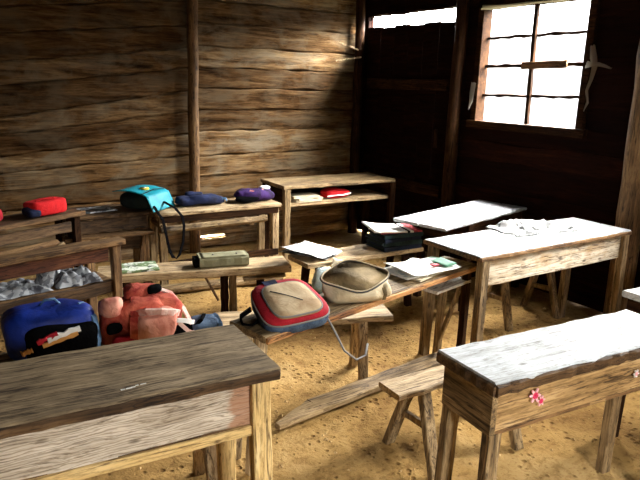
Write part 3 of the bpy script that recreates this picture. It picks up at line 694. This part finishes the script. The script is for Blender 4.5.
MB().box(-0.075, 0.0, 0.125, 0.170, 0.098, 0.114, 4, 0.001, 0.006).build('top_tab', M['navy'], t)
MB().pillow((0, 0.183, 0.045), 0.2, 0.05, 0.07, 3, 0.006, 9).build('top_handle', M['navy'], t, True)
MB().tube([(0.165, -0.13, 0.03), (0.185, -0.19, -0.02), (0.215, -0.25, -0.10), (0.27, -0.29, -0.145), (0.33, -0.28, -0.14), (0.37, -0.23, -0.115)], 0.006, 6).build('strap', M['greypipe'], t, True)
MB().strap([(-0.165, -0.02, 0.02), (-0.21, -0.05, 0.012), (-0.25, -0.02, 0.01), (-0.235, 0.05, 0.012), (-0.17, 0.07, 0.03)], 0.035, 0.006, (0, 0, 1)).build('strap', M['black'], t)

# --- open beige bag
t = thing('canvas_bag', (1.646, 2.145, 0.601), -15, 'beige canvas bag with gaping zipped mouth on the long narrow table', 'bag')
t.scale = (.815,) * 3
def lens(Lx, Wf, Wb, z0, zb, n=40, yc=0.0):
    out = []
    for j in range(n):
        a = 2 * PI * j / n; x = math.cos(a); s = math.sin(a)
        w = Wf if s < 0 else Wb
        y = w * math.copysign(abs(s) ** 1.8, s)
        z = z0 + (zb * max(0, s) ** 1.8) - 0.055 * max(0, -s) ** 1.5 + 0.006 * math.sin(5 * a)
        out.append(Vector((Lx * x, yc + y, z)))
    return out
rim = lens(0.205, 0.105, 0.105, 0.118, 0.055)
base = se_ring(0.33, 0.20, 0.002, 4, 40); mid = se_ring(0.365, 0.235, 0.03, 3.2, 40); mid2 = [Vector((a.x * .55 + b.x * .45, a.y * .5 + b.y * .5, 0.03 + (b.z - 0.03) * .6)) for a, b in zip(se_ring(0.365, 0.27, 0, 2.6, 40), rim)]
rng = random.Random(5)
for r in (mid, mid2):
    for p in r: p += Vector((0, 0, 0)) + p.normalized() * 0.012 * noise.noise(Vector((p.x * 22, p.y * 22, p.z * 9)))
MB().loft([base, mid, mid2, rim], caps=True).build('body', M['canvas'], t, True)
inner = [rim, [Vector((p.x * .9, p.y * .88, p.z - 0.02)) for p in rim], [Vector((p.x * .8, p.y * .75, 0.075)) for p in rim], [Vector((p.x * .3, p.y * .3, 0.065)) for p in rim]]
flat_rim = [Vector((p.x, p.y, p.z + 0.003)) for p in rim]
MB().loft([[p + Vector((0, 0, .002)) for p in r] for r in inner]).build('lining', M['lining'], t, True)
loop(flat_rim, 0.0055).build('zip', M['zip'], t, True)
loop([Vector((p.x * .985, p.y * .97, p.z + 0.009)) for p in rim], 0.004).build('zip_tape', M['canvas'], t, True)
MB().pillow((0.165, -0.02, 0.05), 0.06, 0.16, 0.09, 3, 0.012, 14).build('end_pocket', M['canvas'], t, True)
MB().sheet(lambda u, v: (-0.10 + 0.24 * u, 0.02 + 0.07 * v - 0.03 * u, 0.098 + 0.022 * math.sin(PI * v) + 0.012 * noise.noise(Vector((u * 4, v * 3, 2)))), 14, 6, 0.003).build('inner_fold', M['canvas'], t, True)
MB().strap([(0.12, -0.121, 0.085), (0.125, -0.138, 0.05), (0.12, -0.130, 0.015)], 0.02, 0.004, (1, 0, 0)).build('pull_tab', M['lining'], t)

# --- faded red and pink backpack
t = tilt(thing('backpack', (0.83, 2.71, 0.362), -6, 'crumpled faded red and pink backpack beside the blue one behind the nearest desk', 'backpack'), 0, 0, -6)
MB().pillow((0, 0, 0.105), 0.36, 0.25, 0.21, 3.2, 0.030, 8, 40, 20, seed=3, fold=0.8).build('body', M['salmon'], t, True)
MB().pillow((0.045, -0.105, 0.105), 0.19, 0.13, 0.15, 3.2, 0.014, 8, seed=4).build('pocket', M['pink'], t, True)
MB().strap([(-0.055, -0.115, 0.02), (-0.058, -0.142, 0.09), (-0.052, -0.13, 0.16), (-0.03, -0.05, 0.215), (0, 0.04, 0.22)], 0.034, 0.012, (1, 0, 0)).build('strap', M['salmon'], t)
MB().strap([(-0.035, -0.10, 0.165), (0.0, -0.15, 0.185), (0.06, -0.17, 0.185), (0.12, -0.15, 0.165), (0.155, -0.10, 0.14)], 0.03, 0.012, (0, -0.3, 1)).build('pocket_flap', M['rose'], t)
MB().pillow((-0.13, -0.06, 0.195), 0.10, 0.10, 0.07, 3, 0.02, 12, seed=6).build('top_flap', M['pink'], t, True)
MB().pillow((0.02, 0.04, 0.215), 0.17, 0.13, 0.06, 3, 0.02, 10, seed=8, fold=1.0).build('lid', M['salmon'], t, True)
MB().pillow((-0.135, -0.115, 0.115), 0.07, 0.03, 0.05, 2.5, 0.01, 14, seed=7).build('mesh_patch', M['black'], t, True)
MB().pillow((0.07, 0.0, 0.235), 0.07, 0.06, 0.04, 2.5, 0.01, 14, seed=7).build('buckle_pad', M['black'], t, True)
MB().strap([(0.08, 0.02, 0.235), (0.14, -0.02, 0.215), (0.185, -0.07, 0.15), (0.215, -0.11, 0.07), (0.22, -0.13, 0.012)], 0.026, 0.006, (0.7, 0.7, 0)).build('strap', M['rose'], t)
MB().strap([(0.13, -0.165, 0.13), (0.17, -0.16, 0.12), (0.20, -0.15, 0.105), (0.215, -0.14, 0.10)], 0.02, 0.005, (0, 0, 1)).build('strap', M['white'], t)
MB().strap([(0.14, -0.16, 0.115), (0.18, -0.165, 0.07), (0.20, -0.155, 0.055), (0.215, -0.14, 0.05)], 0.018, 0.005, (0, 0, 1)).build('strap', M['rose'], t)
MB().pillow((0.19, -0.09, 0.04), 0.14, 0.12, 0.07, 2.6, 0.016, 12, seed=12).build('side_pocket', M['black'], t, True)
MB().pillow((-0.10, -0.125, 0.045), 0.10, 0.03, 0.07, 3, 0.008, 12, seed=14).build('lower_patch', M['red'], t, True)

# --- blue backpack
t = thing('backpack', (0.445, 2.76, 0.362), -6, 'royal blue and black backpack with torn white and orange print behind the nearest desk', 'backpack')
MB().pillow((0, 0, 0.11), 0.37, 0.26, 0.22, 4, 0.018, 7, 36, 18, seed=21).build('body', M['royal'], t, True)
MB().pillow((0.04, -0.095, 0.09), 0.30, 0.14, 0.17, 4, 0.012, 8, seed=22).build('pocket', M['black'], t, True)
for k, (mt, p0, p1, wd) in enumerate((('white', (-0.02, -0.168, 0.125), (0.11, -0.156, 0.155), 0.026), ('orange_', (-0.04, -0.168, 0.103), (0.10, -0.161, 0.135), 0.018), ('red', (-0.06, -0.168, 0.120), (0.02, -0.166, 0.150), 0.020), ('orange_', (-0.12, -0.150, 0.075), (-0.08, -0.160, 0.090), 0.02))):
    MB().beam(p0, p1, wd, 0.012, (0, 0, 1), 7, 0.004, 0.002, seed=k).build('print_strip', M[mt], t)
MB().strap([(0.175, -0.13, 0.01), (0.185, -0.125, 0.08), (0.175, -0.09, 0.17), (0.13, -0.03, 0.222)], 0.035, 0.012, (0.5, 0.8, 0)).build('side_trim', M['sky'], t)
MB().tube([(-0.03, 0.02, 0.215), (-0.01, 0.0, 0.245), (0.03, 0.0, 0.245), (0.05, 0.02, 0.215)], 0.006, 6).build('top_handle', M['sky'], t, True)

# --- small slate bag
t = thing('shoulder_bag', (1.10, 2.60, 0.362), -14, 'small slate blue bag with dark strap beside the red and pink backpack', 'bag')
MB().pillow((0, 0, 0.045), 0.15, 0.15, 0.09, 3.5, 0.012, 12, seed=31).build('body', M['denim'], t, True)
MB().strap([(-0.05, -0.06, 0.075), (-0.02, -0.05, 0.10), (0.0, 0.0, 0.105), (0.01, 0.06, 0.085)], 0.018, 0.005, (1, 0, 0)).build('strap', M['black'], t)
MB().strap([(0.065, -0.075, 0.03), (0.068, -0.06, 0.075), (0.06, 0.0, 0.092), (0.055, 0.06, 0.08)], 0.02, 0.005, (1, 0, 0.3)).build('trim', M['sky'], t)

# --- turquoise satchel
t = tilt(thing('satchel', (1.44, 4.54, 0.602), 38, 'turquoise flap satchel with yellow badge and dangling black strap by the wall post', 'satchel'), 0, 0, 38)
MB().pillow((0, 0.0, 0.06), 0.25, 0.25, 0.12, 3, 0.008, 9, seed=41).build('body', M['tealdark'], t, True)
def flap(u, v):
    x = -0.135 + 0.27 * u; s = v * 0.40
    if s < 0.21: y, z = 0.125 - s, 0.125 + 0.012 * math.sin(s * 15)
    elif s < 0.27: q = (s - 0.21) / 0.06; y, z = -0.085 - 0.05 * q, 0.128 - 0.02 * q
    else: q = (s - 0.27) / 0.13; y, z = -0.135 - 0.045 * q, 0.108 - 0.098 * q
    return (x, y, z + 0.006 * noise.noise(Vector((x * 9, y * 9, 3))))
t.scale = (1.1, 1.1, 1.1)
fl_ = MB().sheet(flap, 12, 18, 0.005).build('flap', M['teal'], t, True)
MB().tube([(0.0, -0.03, 0.130), (0.0, -0.03, 0.141)], 0.032, 14).build('badge', M['yellow_'], fl_, True)
MB().tube([(0.0, -0.03, 0.141), (0.0, -0.03, 0.143)], 0.013, 12).build('badge_centre', M['white'], fl_, True)
MB().strap([(-0.135, -0.10, 0.122), (0.0, -0.104, 0.138), (0.135, -0.10, 0.122)], 0.006, 0.004, (0, 1, 0)).build('seam', M['tealdark'], fl_)
ca, sa = math.cos(R(38)), math.sin(R(38))
def loc_(x, y, z): dx, dy = x - 1.44, y - 4.54; return ((dx * ca + dy * sa) / 1.1, (-dx * sa + dy * ca) / 1.1, (z - 0.602) / 1.1)
MB().strap([loc_(*p) for p in ((1.47, 4.38, 0.66), (1.455, 4.24, 0.63), (1.455, 4.12, 0.59), (1.465, 4.10, 0.50), (1.485, 4.10, 0.38), (1.51, 4.10, 0.32), (1.535, 4.10, 0.305), (1.56, 4.10, 0.33), (1.59, 4.10, 0.42), (1.60, 4.10, 0.54), (1.60, 4.13, 0.60), (1.60, 4.26, 0.635), (1.57, 4.42, 0.66))], 0.018, 0.005, (0.75, -0.3, 0)).build('strap', M['black'], t)

# --- bags on the wall tables
t = thing('cloth_bag', (1.87, 4.47, 0.602), -4, 'flattened navy blue bag on the low table below the wall post', 'bag')
MB().pillow((0, 0, 0.037), 0.40, 0.19, 0.074, 2.8, 0.024, 8, 36, 16, seed=51, fold=1.0).build('body', M['navy'], t, True)
MB().pillow((-0.02, 0.05, 0.075), 0.14, 0.08, 0.05, 2.5, 0.014, 12, seed=52).build('gathered_neck', M['navy'], t, True)
MB().strap([(0.14, -0.06, 0.05), (0.19, -0.08, 0.05), (0.21, -0.05, 0.03)], 0.018, 0.005, (0, .3, 1)).build('label_tab', M['sky'], t)
t = thing('cloth_bag', (2.33, 4.43, 0.602), -4, 'purple and black bag on the low table beside the corner desk', 'bag')
MB().pillow((0, 0, 0.045), 0.34, 0.2, 0.09, 2.8, 0.022, 8, 36, 16, seed=55, fold=1.0).build('body', M['purple'], t, True)
MB().pillow((-0.08, -0.07, 0.03), 0.20, 0.08, 0.05, 2.6, 0.012, 10, seed=56).build('front_pocket', M['black'], t, True)
MB().strap([(-0.06, -0.055, 0.095), (0.0, -0.075, 0.08), (0.04, -0.06, 0.088), (0.07, -0.03, 0.10)], 0.012, 0.004, (0, .5, 1)).build('piping', M['rose'], t)
MB().pillow((0.10, 0.02, 0.098), 0.09, 0.06, 0.03, 3, 0.008, 12, seed=57).build('side_tag', M['white'], t, True)
t = thing('cloth_bag', (0.74, 4.33, 0.661), 22, 'bright red soft bag on the shadowed desk at far left', 'bag')
MB().pillow((0, 0, 0.052), 0.25, 0.15, 0.104, 6, 0.012, 9, seed=61).build('body', M['bright'], t, True)
MB().pillow((-0.12, -0.03, 0.035), 0.10, 0.12, 0.06, 3, 0.012, 9, seed=62).build('side_pocket', M['navy'], t, True)
MB().strap([(-0.08, -0.02, 0.100), (-0.03, -0.03, 0.108), (0.04, -0.03, 0.108), (0.09, -0.02, 0.100)], 0.02, 0.004, (0, 1, 0)).build('handle', M['bright'], t)
t = thing('cloth_bag', (0.36, 4.16, 0.661), 20, 'dark red bag cut by the left edge of the photo', 'bag')
MB().pillow((0, 0, 0.05), 0.22, 0.14, 0.10, 3, 0.018, 9, seed=64).build('body', M['red'], t, True)
MB().strap([(-0.07, 0, 0.095), (-0.03, 0, 0.12), (0.03, 0, 0.12), (0.07, 0, 0.095)], 0.02, 0.004, (0, 1, 0)).build('handle', M['black'], t)

# --- olive pencil roll
t = thing('pencil_roll', (1.715, 3.71, 0.336), -14, 'olive drab block-shaped cloth roll on the thick-seated bench', 'pencil roll')
MB().box(-0.165, 0.165, -0.075, 0.075, 0.002, 0.075, 14, 0.004, 0.014).build('body', M['olive'], t)
MB().box(-0.195, -0.164, -0.06, 0.07, 0.004, 0.062, 4, 0.004, 0.02).build('end_fold', M['black'], t)
MB().sheet(lambda u, v: (-0.15 + 0.30 * u, -0.07 + 0.12 * v, 0.0775 + 0.003 * noise.noise(Vector((u * 5, v * 5, 1)))), 12, 6, 0.002).build('flap', M['olive'], t, True)
for px in (-0.07, 0.09): MB().tube([(px, -0.02, 0.075), (px, -0.02, 0.083)], 0.007, 10).build('button', M['zip'], t, True)

# --- red pouch and booklets on the corner desk's shelf
t = thing('pouch', (3.20, 4.52, 0.546), -3, 'bright red pouch with white stripe on the corner desk shelf', 'pouch')
MB().pillow((0, 0, 0.04), 0.27, 0.16, 0.08, 3, 0.014, 9, seed=71).build('body', M['bright'], t, True)
MB().strap([(-0.125, -0.072, 0.028), (-0.05, -0.088, 0.034), (0.03, -0.088, 0.034), (0.12, -0.075, 0.044)], 0.011, 0.005, (0, 0, 1)).build('stripe', M['white'], t)
def book(name, loc, rz, L, W, H, cover, label, cat='book', group=None, rx=0, ry=0, pages='pages'):
    t = tilt(thing(name, loc, rz, label, cat, group), rx, ry, rz)
    MB().box(-L / 2 + .006, L / 2 - .006, -W / 2 + .002, W / 2 - .006, 0.002, H - 0.002, 6, 0.0012, 0.0008, seed=int(loc[2] * 999)).build('pages', M[pages], t)
    for z in (0, H - 0.0025): MB().box(-L / 2, L / 2, -W / 2, W / 2, z, z + 0.0025, 8, 0.0015, 0.001, seed=int(loc[0] * 999)).build('cover', M[cover], t)
    MB().box(-L / 2, L / 2, -W / 2 - 0.001, -W / 2 + 0.004, 0, H, 3, 0, 0.001).build('spine', M[cover], t)
    return t
z = 0.546
for k, (h, dx, rz, lab) in enumerate(((0.016, 0, -3, 'cream booklet at the bottom of the corner desk shelf stack'), (0.014, 0.012, 3, 'cream booklet in the middle of the corner desk shelf stack'), (0.016, -0.014, -7, 'curled cream booklet topmost of the corner desk shelf stack'))):
    book('booklet', (2.87 + dx, 4.52, z), rz, 0.25, 0.18, h, 'creampaper', lab, 'booklet', 'cream booklets on the corner desk'); z += h + 0.0015

# --- the dark books on the far bench
z = 0.4215
for k, (cv, h, dx, dy, rz, lab) in enumerate((('booknavy', 0.030, 0.0, 0.0, -4, 'dark navy book at the bottom of the pile on the far bench'),
        ('bookteal', 0.030, 0.01, 0.005, -8, 'dark green book second from bottom of the pile on the far bench'),
        ('booknavy', 0.024, -0.005, 0.0, -2, 'dark navy book in the middle of the far bench pile'),
        ('bookteal', 0.026, 0.012, 0.0, -7, 'grey-green book second from top of the far bench pile'),
        ('bookred', 0.012, 0.02, 0.02, -12, 'faded red book under the white notebook of the far bench pile'))):
    book('hardback_book', (2.855 + dx, 3.29 + dy, z), rz, 0.32, 0.235, h, cv, lab, 'book', 'dark books piled on the far bench', pages='tealdark'); z += h + 0.0015
t = tilt(thing('notebook', (2.79, 3.26, z + 0.008), -14, 'white notebook with black spine strip on top of the dark book pile', 'notebook'), 1, 3, -14)
MB().sheet(lambda u, v: (-0.17 + 0.25 * u, -0.115 + 0.23 * v, 0.014 + 0.018 * (1 - u) ** 3 * v), 10, 8, 0.012).build('cover', M['white'], t, True)
MB().sheet(lambda u, v: (0.081 + 0.018 * u, -0.115 + 0.23 * v, 0.015), 3, 8, 0.012).build('spine', M['black'], t)
MB().sheet(lambda u, v: (0.100 + 0.03 * u, -0.11 + 0.22 * v, 0.014), 3, 8, 0.011).build('back_cover', M['white'], t)

# --- loose papers on the far bench
def paper(name, loc, rz, L, W, mat, label, cat='paper', curl=0.02, seed=0, rx=0, ry=0, group=None, amp=0.012, thick=0.0015):
    fn = lambda u, v: (L * (u - .5), W * (v - .5), amp * (noise.noise(Vector((u * 2.2 + seed, v * 2.2, seed))) + 0.6) + curl * abs(2 * u - 1) ** 3)
    o = MB().sheet(fn, 14, 14, thick).build(name, M[mat], None, True)
    o.location = loc; o.rotation_euler = (R(rx), R(ry), R(rz)); return tag(o, label, cat, group)
paper('newspaper_page', (2.22, 3.40, 0.438), 12, 0.24, 0.36, 'paper', 'printed white page hanging over the left end of the far bench', curl=0.012, seed=2)
paper('newspaper_page', (2.23, 3.42, 0.424), 30, 0.25, 0.36, 'news', 'newspaper sheet lying beneath the printed page on the far bench', curl=0.006, seed=3, amp=0.006)
o = MB().sheet(lambda u, v: (0.14 * (u - .5) * (1 - 0.45 * v), -0.10 * v * (0.25 if v < .3 else .05) - 0.02 * v, (0.0 if v < 0.15 else -(v - 0.15) * 0.30) + 0.006 * noise.noise(Vector((u * 4, v * 4, 0)))), 8, 16, 0.002).build('paper_flap', M['creampaper'], None, True)
o.location = (2.30, 3.165, 0.430); o.rotation_euler = (0, R(18), R(-4)); tag(o, 'cream paper flap drooping off the far bench front edge', 'paper')
o = MB().pillow((0, 0, 0), 0.19, 0.05, 0.17, 3, 0.02, 12, 30, 16, flat=False, seed=81, fold=1.0).build('plastic_bag', M['bluebag'], None, True)
o.location = (2.17, 3.145, 0.315); o.rotation_euler = (0, 0, R(-6)); tag(o, 'crumpled grey-blue plastic bag hanging from the far bench left end', 'plastic bag')

# --- papers at the right end of the slanting bench
z = 0.6005
for k, (L, W, h, x, y, rz, cv, lab) in enumerate(((0.277, 0.204, 0.009, 2.168, 2.295, 16, 'creampaper', 'cream booklet at the bottom of the paper pile on the long narrow table'),
        (0.277, 0.204, 0.007, 2.135, 2.302, 4, 'paper', 'white booklet fanned out in the paper pile on the long narrow table'),
        (0.26, 0.196, 0.007, 2.192, 2.310, 24, 'paper', 'white booklet turned askew near the top of the narrow table pile'))):
    book('booklet', (x, y, z), rz, L, W, h, cv, lab, 'booklet', 'booklets at the end of the narrow table'); z += h + 0.001
paper('magazine', (2.184, 2.280, z + 0.001), -4, 0.326, 0.236, 'cover', 'white magazine with green corner and red mark atop the narrow table pile', 'magazine', 0.01, 5, amp=0.008, thick=0.003)

mg = bpy.data.objects['magazine']
MB().sheet(lambda u, v: (0.082 + 0.069 * u, -0.09 + 0.122 * v, 0.020 + 0.009 * u), 5, 5, 0.006).build('cover_picture', plain('green picture', (0.10, 0.26, 0.17)), mg, True)
MB().sheet(lambda u, v: (0.037 + 0.04 * u, -0.045 + 0.028 * v, 0.0175), 5, 5, 0.006).build('cover_mark', plain('red mark', (0.55, 0.03, 0.05)), mg, True)
# --- newspaper on the wide desk
def crumple(name, loc, rz, L, W, H, mat, label, cat, seed, n=44, fr=7.0):
    def fn(u, v):
        x, y = L * (u - .5), W * (v - .5)
        q = Vector((x * fr + seed, y * fr, seed)); e = min(1, 5 * min(u, 1 - u, v, 1 - v) + 0.12)
        r = 1 + 0.16 * noise.noise(Vector((u * 3, v * 3, seed + 4)))
        return (x * r, y * r, H * e * (0.25 + abs(noise.noise(q)) * 1.3 + 0.35 * abs(noise.noise(q * 2.7))))
    o = MB().sheet(fn, n, n, 0.0012).build(name, M[mat], None, True)
    o.location = loc; o.rotation_euler = (0, 0, R(rz)); return tag(o, label, cat)
crumple('newspaper', (3.19, 2.385, 0.702), -8, 0.50, 0.27, 0.045, 'news', 'crumpled newspaper on the wide bleached desk under the window', 'newspaper', 2)
crumple('newspaper', (0.70, 3.42, 0.469), 4, 0.23, 0.24, 0.075, 'newsdim', 'crumpled grey newspaper at the right end of the open desk shelf', 'newspaper', 7)
crumple('plastic_sheet', (0.34, 3.37, 0.469), 8, 0.42, 0.24, 0.07, 'newsdim', 'crumpled dark plastic sheet at the left end of the open desk shelf', 'plastic sheet', 11)
o = MB().pillow((0, 0, 0.06), 0.085, 0.07, 0.12, 2.8, 0.02, 14, 24, 14, seed=91, fold=1.0).build('paper_wad', M['newsdim'], None, True)
o.location = (0.545, 3.36, 0.472); tag(o, 'upright wad of grey paper between plastic sheet and newspaper on desk shelf', 'paper')
# --- magazines on the benches
book('magazine', (1.19, 3.90, 0.337), -10, 0.26, 0.19, 0.014, 'mag', 'green-covered magazine at the left end of the thick-seated bench', 'magazine')
book('magazine', (1.13, 4.60, 0.601), 6, 0.24, 0.17, 0.010, 'grey', 'grey and white magazine lying left of the turquoise satchel', 'magazine')

# --- flowers printed on the narrow desk's front board
desk_k = bpy.data.objects['school_desk.001']
def flower(x, z, r, mats, seed):
    mb = MB(); rng = random.Random(seed); y = -0.1285
    pet = MB(); hearts = MB()
    for k in range(6):
        a = k * PI / 3 + rng.uniform(-.2, .2); c = Vector((x + r * .62 * math.cos(a), y, z + r * .62 * math.sin(a)))
        ring = [c + Vector((r * .42 * math.cos(b) * math.cos(a) - r * .2 * math.sin(b) * math.sin(a), 0, r * .42 * math.cos(b) * math.sin(a) + r * .2 * math.sin(b) * math.cos(a))) for b in [2 * PI * j / 10 for j in range(10)]]
        pet.loft([ring, [p + Vector((0, 0.004, 0)) for p in ring]])
        c2 = Vector((x + r * .3 * math.cos(a), y - .0008, z + r * .3 * math.sin(a)))
        ring = [c2 + Vector((r * .22 * math.cos(b), 0, r * .2 * math.sin(b))) for b in [2 * PI * j / 8 for j in range(8)]]
        hearts.loft([ring, [p + Vector((0, 0.003, 0)) for p in ring]])
    f = pet.build('flower_print', mats[0], desk_k); hearts.build('flower_heart', mats[1], f)
flower(-0.290, 0.617, 0.024, (M['flower1'], M['flower2']), 1)
flower(-0.262, 0.592, 0.018, (M['flower1'], M['flower2']), 2)
flower(0.199, 0.590, 0.015, (M['flower3'], M['flower1']), 3)
# chalk scrape on the nearest desk
desk_a = bpy.data.objects['school_desk']
ca = MB(); rng = random.Random(9)
for k in range(9):
    x = 0.19 + 0.014 * k; y = -0.135 + 0.004 * k * 0.5 + rng.uniform(-.002, .002)
    ca.box(x, x + rng.uniform(.008, .018), y - .0025, y + .0025, .6985, .7008, ch=.0003)
ca.build('chalk_scrape', M['paper'], desk_a)

# --- torn plastic about the window
def rag(pts, w, seed, label, amp=0.02):
    mb = MB(); rng = random.Random(seed); n = len(pts)
    rings = []
    for i, p in enumerate(pts):
        p = Vector(p); d = Vector(pts[min(i + 1, n - 1)]) - Vector(pts[max(i - 1, 0)]); d.normalize()
        s = Vector((0.25, 0, 0)) + d.cross(Vector((1, 0, 0))); s.normalize(); ww = w * (1 - 0.75 * i / (n - 1)) * rng.uniform(.6, 1.2)
        rings.append([p + s * ww * k / 3 + Vector((rng.uniform(-amp, 0), rng.uniform(-amp, amp) * .4, rng.uniform(-amp, amp) * .4)) for k in range(-3, 4)] )
    fr = rings
    vs = [p for r in fr for p in r] + [p + Vector((0.0015, 0, 0)) for r in fr for p in r]; m_ = 7; K = n * m_; fs = []
    for i in range(n - 1):
        for j in range(m_ - 1):
            q = (i * m_ + j, (i + 1) * m_ + j, (i + 1) * m_ + j + 1, i * m_ + j + 1); fs += [q, tuple(K + k for k in reversed(q))]
    mb.add(vs, fs); o = mb.build('plastic_rag', M['plastic'], None, True)
    return tag(o, label, 'plastic rag')
X_ = XW - 0.036
rag([(X_, 2.675, 1.84), (X_, 2.66, 1.76), (X_, 2.64, 1.70), (X_, 2.655, 1.62), (X_, 2.675, 1.54), (X_, 2.66, 1.46), (X_ - .01, 2.675, 1.40)], 0.022, 1, 'torn clear plastic hanging down the right side of the window frame', 0.010)
rag([(X_ - .012, 2.70, 1.715), (X_ - .012, 2.66, 1.71), (X_ - .01, 2.61, 1.715), (X_ - .01, 2.56, 1.705), (X_ - .01, 2.51, 1.685)], 0.022, 2, 'twisted plastic strip pulled rightward from the window middle bar', 0.006)
rag([(X_, 3.725, 1.58), (X_, 3.735, 1.50), (X_ - .01, 3.73, 1.43), (X_ - .01, 3.75, 1.36)], 0.03, 3, 'scrap of plastic at the lower left of the window frame', 0.014)
rag([(X_, 3.70, 2.165), (X_, 3.45, 2.15), (X_, 3.2, 2.165), (X_, 2.95, 2.15), (X_, 2.74, 2.165)], 0.024, 4, 'frayed plastic edge along the top of the window', 0.014)
for k, (p0, p1) in enumerate((((3.72, 5.285, 1.94), (3.91, 5.195, 1.87)), ((3.70, 5.285, 1.76), (3.94, 5.185, 1.80)))):
    o = MB().beam(p0, p1, 0.014, 0.008, (0, 0, 1), 7, 0.004, 0.002, seed=k).build('wood_splinter', M['paleX'], None)
    tag(o, ('pale splinter sticking out at the corner post, upper one', 'pale splinter sticking out at the corner post, lower one')[k], 'splinter', 'splinters at the corner post')

# --- clods and crumbs of earth
mb = MB(); rng = random.Random(17)
for k in range(700):
    x, y = rng.uniform(0.3, 3.9), rng.uniform(0.9, 5.0); r = rng.choice((.004, .005, .006, .008, .012)) * rng.uniform(.7, 1.2)
    z = min(0.0, fl(x, y)); q = [(1, 0, 0), (0, 1, 0), (-1, 0, 0), (0, -1, 0), (0, 0, .8), (0, 0, -.6)]
    vs = [(x + a * r * rng.uniform(.7, 1.3), y + b_ * r * rng.uniform(.7, 1.3), z + c * r * rng.uniform(.7, 1.2)) for a, b_, c in q]
    mb.add(vs, [(0, 1, 4), (1, 2, 4), (2, 3, 4), (3, 0, 4), (1, 0, 5), (2, 1, 5), (3, 2, 5), (0, 3, 5)])
tag(mb.build('earth_crumbs', M['clod']), 'small earth clods scattered over the sandy floor', 'earth', kind='stuff')


# ------------------------------------------------------------------ daylight
w = bpy.data.worlds.new('daylight'); S.world = w; w.use_nodes = True
nt = w.node_tree; nt.nodes.clear()
o = nt.nodes.new('ShaderNodeOutputWorld'); bg = nt.nodes.new('ShaderNodeBackground'); nt.links.new(bg.outputs[0], o.inputs[0])
tc = nt.nodes.new('ShaderNodeTexCoord'); sx = nt.nodes.new('ShaderNodeSeparateXYZ'); nt.links.new(tc.outputs['Generated'], sx.inputs[0])
rp = ramp(nt, [(0.0, (0.010, 0.009, 0.006)), (0.43, (0.016, 0.015, 0.009)), (0.45, (0.011, 0.0115, 0.012)), (0.53, (0.014, 0.0145, 0.015)), (0.60, (0.14, 0.143, 0.145)), (0.70, (0.62, 0.63, 0.64)), (0.82, (1.0, 1.01, 1.03))])
mm = nt.nodes.new('ShaderNodeMapRange'); mm.inputs[1].default_value = -1; mm.inputs[2].default_value = 1
nt.links.new(sx.outputs[2], mm.inputs[0]); nt.links.new(mm.outputs[0], rp.inputs[0]); nt.links.new(rp.outputs[0], bg.inputs[0])
bg.inputs[1].default_value = 430.0

def portal(name, loc, rot, sx, sy):
    l = bpy.data.lights.new(name, 'AREA'); l.shape = 'RECTANGLE'; l.size = sx; l.size_y = sy; l.cycles.is_portal = True
    o = bpy.data.objects.new(name, l); C.objects.link(o); o.location = loc; o.rotation_euler = rot
# area lights look along their -Z: (0, 90 deg, 0) turns that to -X
portal('window_portal', (XW + 0.09, 3.215, 1.71), (0, R(90), 0), 0.92, 0.99)
portal('window_portal', (XW + 0.09, 1.175, 1.79), (0, R(90), 0), 0.76, 0.77)
portal('strip_portal', (XW + 0.09, 4.63, 2.14), (0, R(90), 0), 0.14, 1.24)
portal('window_portal', (0.85, YF - 0.09, 1.625), (R(90), 0, 0), 0.62, 0.87)

# ------------------------------------------------------------------ camera
cam = bpy.data.cameras.new('camera'); co = bpy.data.objects.new('camera', cam); C.objects.link(co)
cam.sensor_width = 36; cam.lens = 622 / 640 * 36; cam.clip_start = 0.02
pitch, roll, yaw = R(14.25), R(1.5), R(34)
F = Vector((math.sin(yaw) * math.cos(pitch), math.cos(yaw) * math.cos(pitch), -math.sin(pitch)))
R0 = Vector((math.cos(yaw), -math.sin(yaw), 0)); U0 = R0.cross(F)
Rt = R0 * math.cos(roll) + U0 * math.sin(roll); Up = Rt.cross(F)
co.matrix_world = Matrix(((Rt.x, Up.x, -F.x, 0), (Rt.y, Up.y, -F.y, 0), (Rt.z, Up.z, -F.z, 1.55), (0, 0, 0, 1)))
S.camera = co
S.view_settings.view_transform = 'Standard'; S.view_settings.look = 'None'; S.view_settings.gamma = 1; S.view_settings.use_curve_mapping = False
S.view_settings.exposure = 0.62
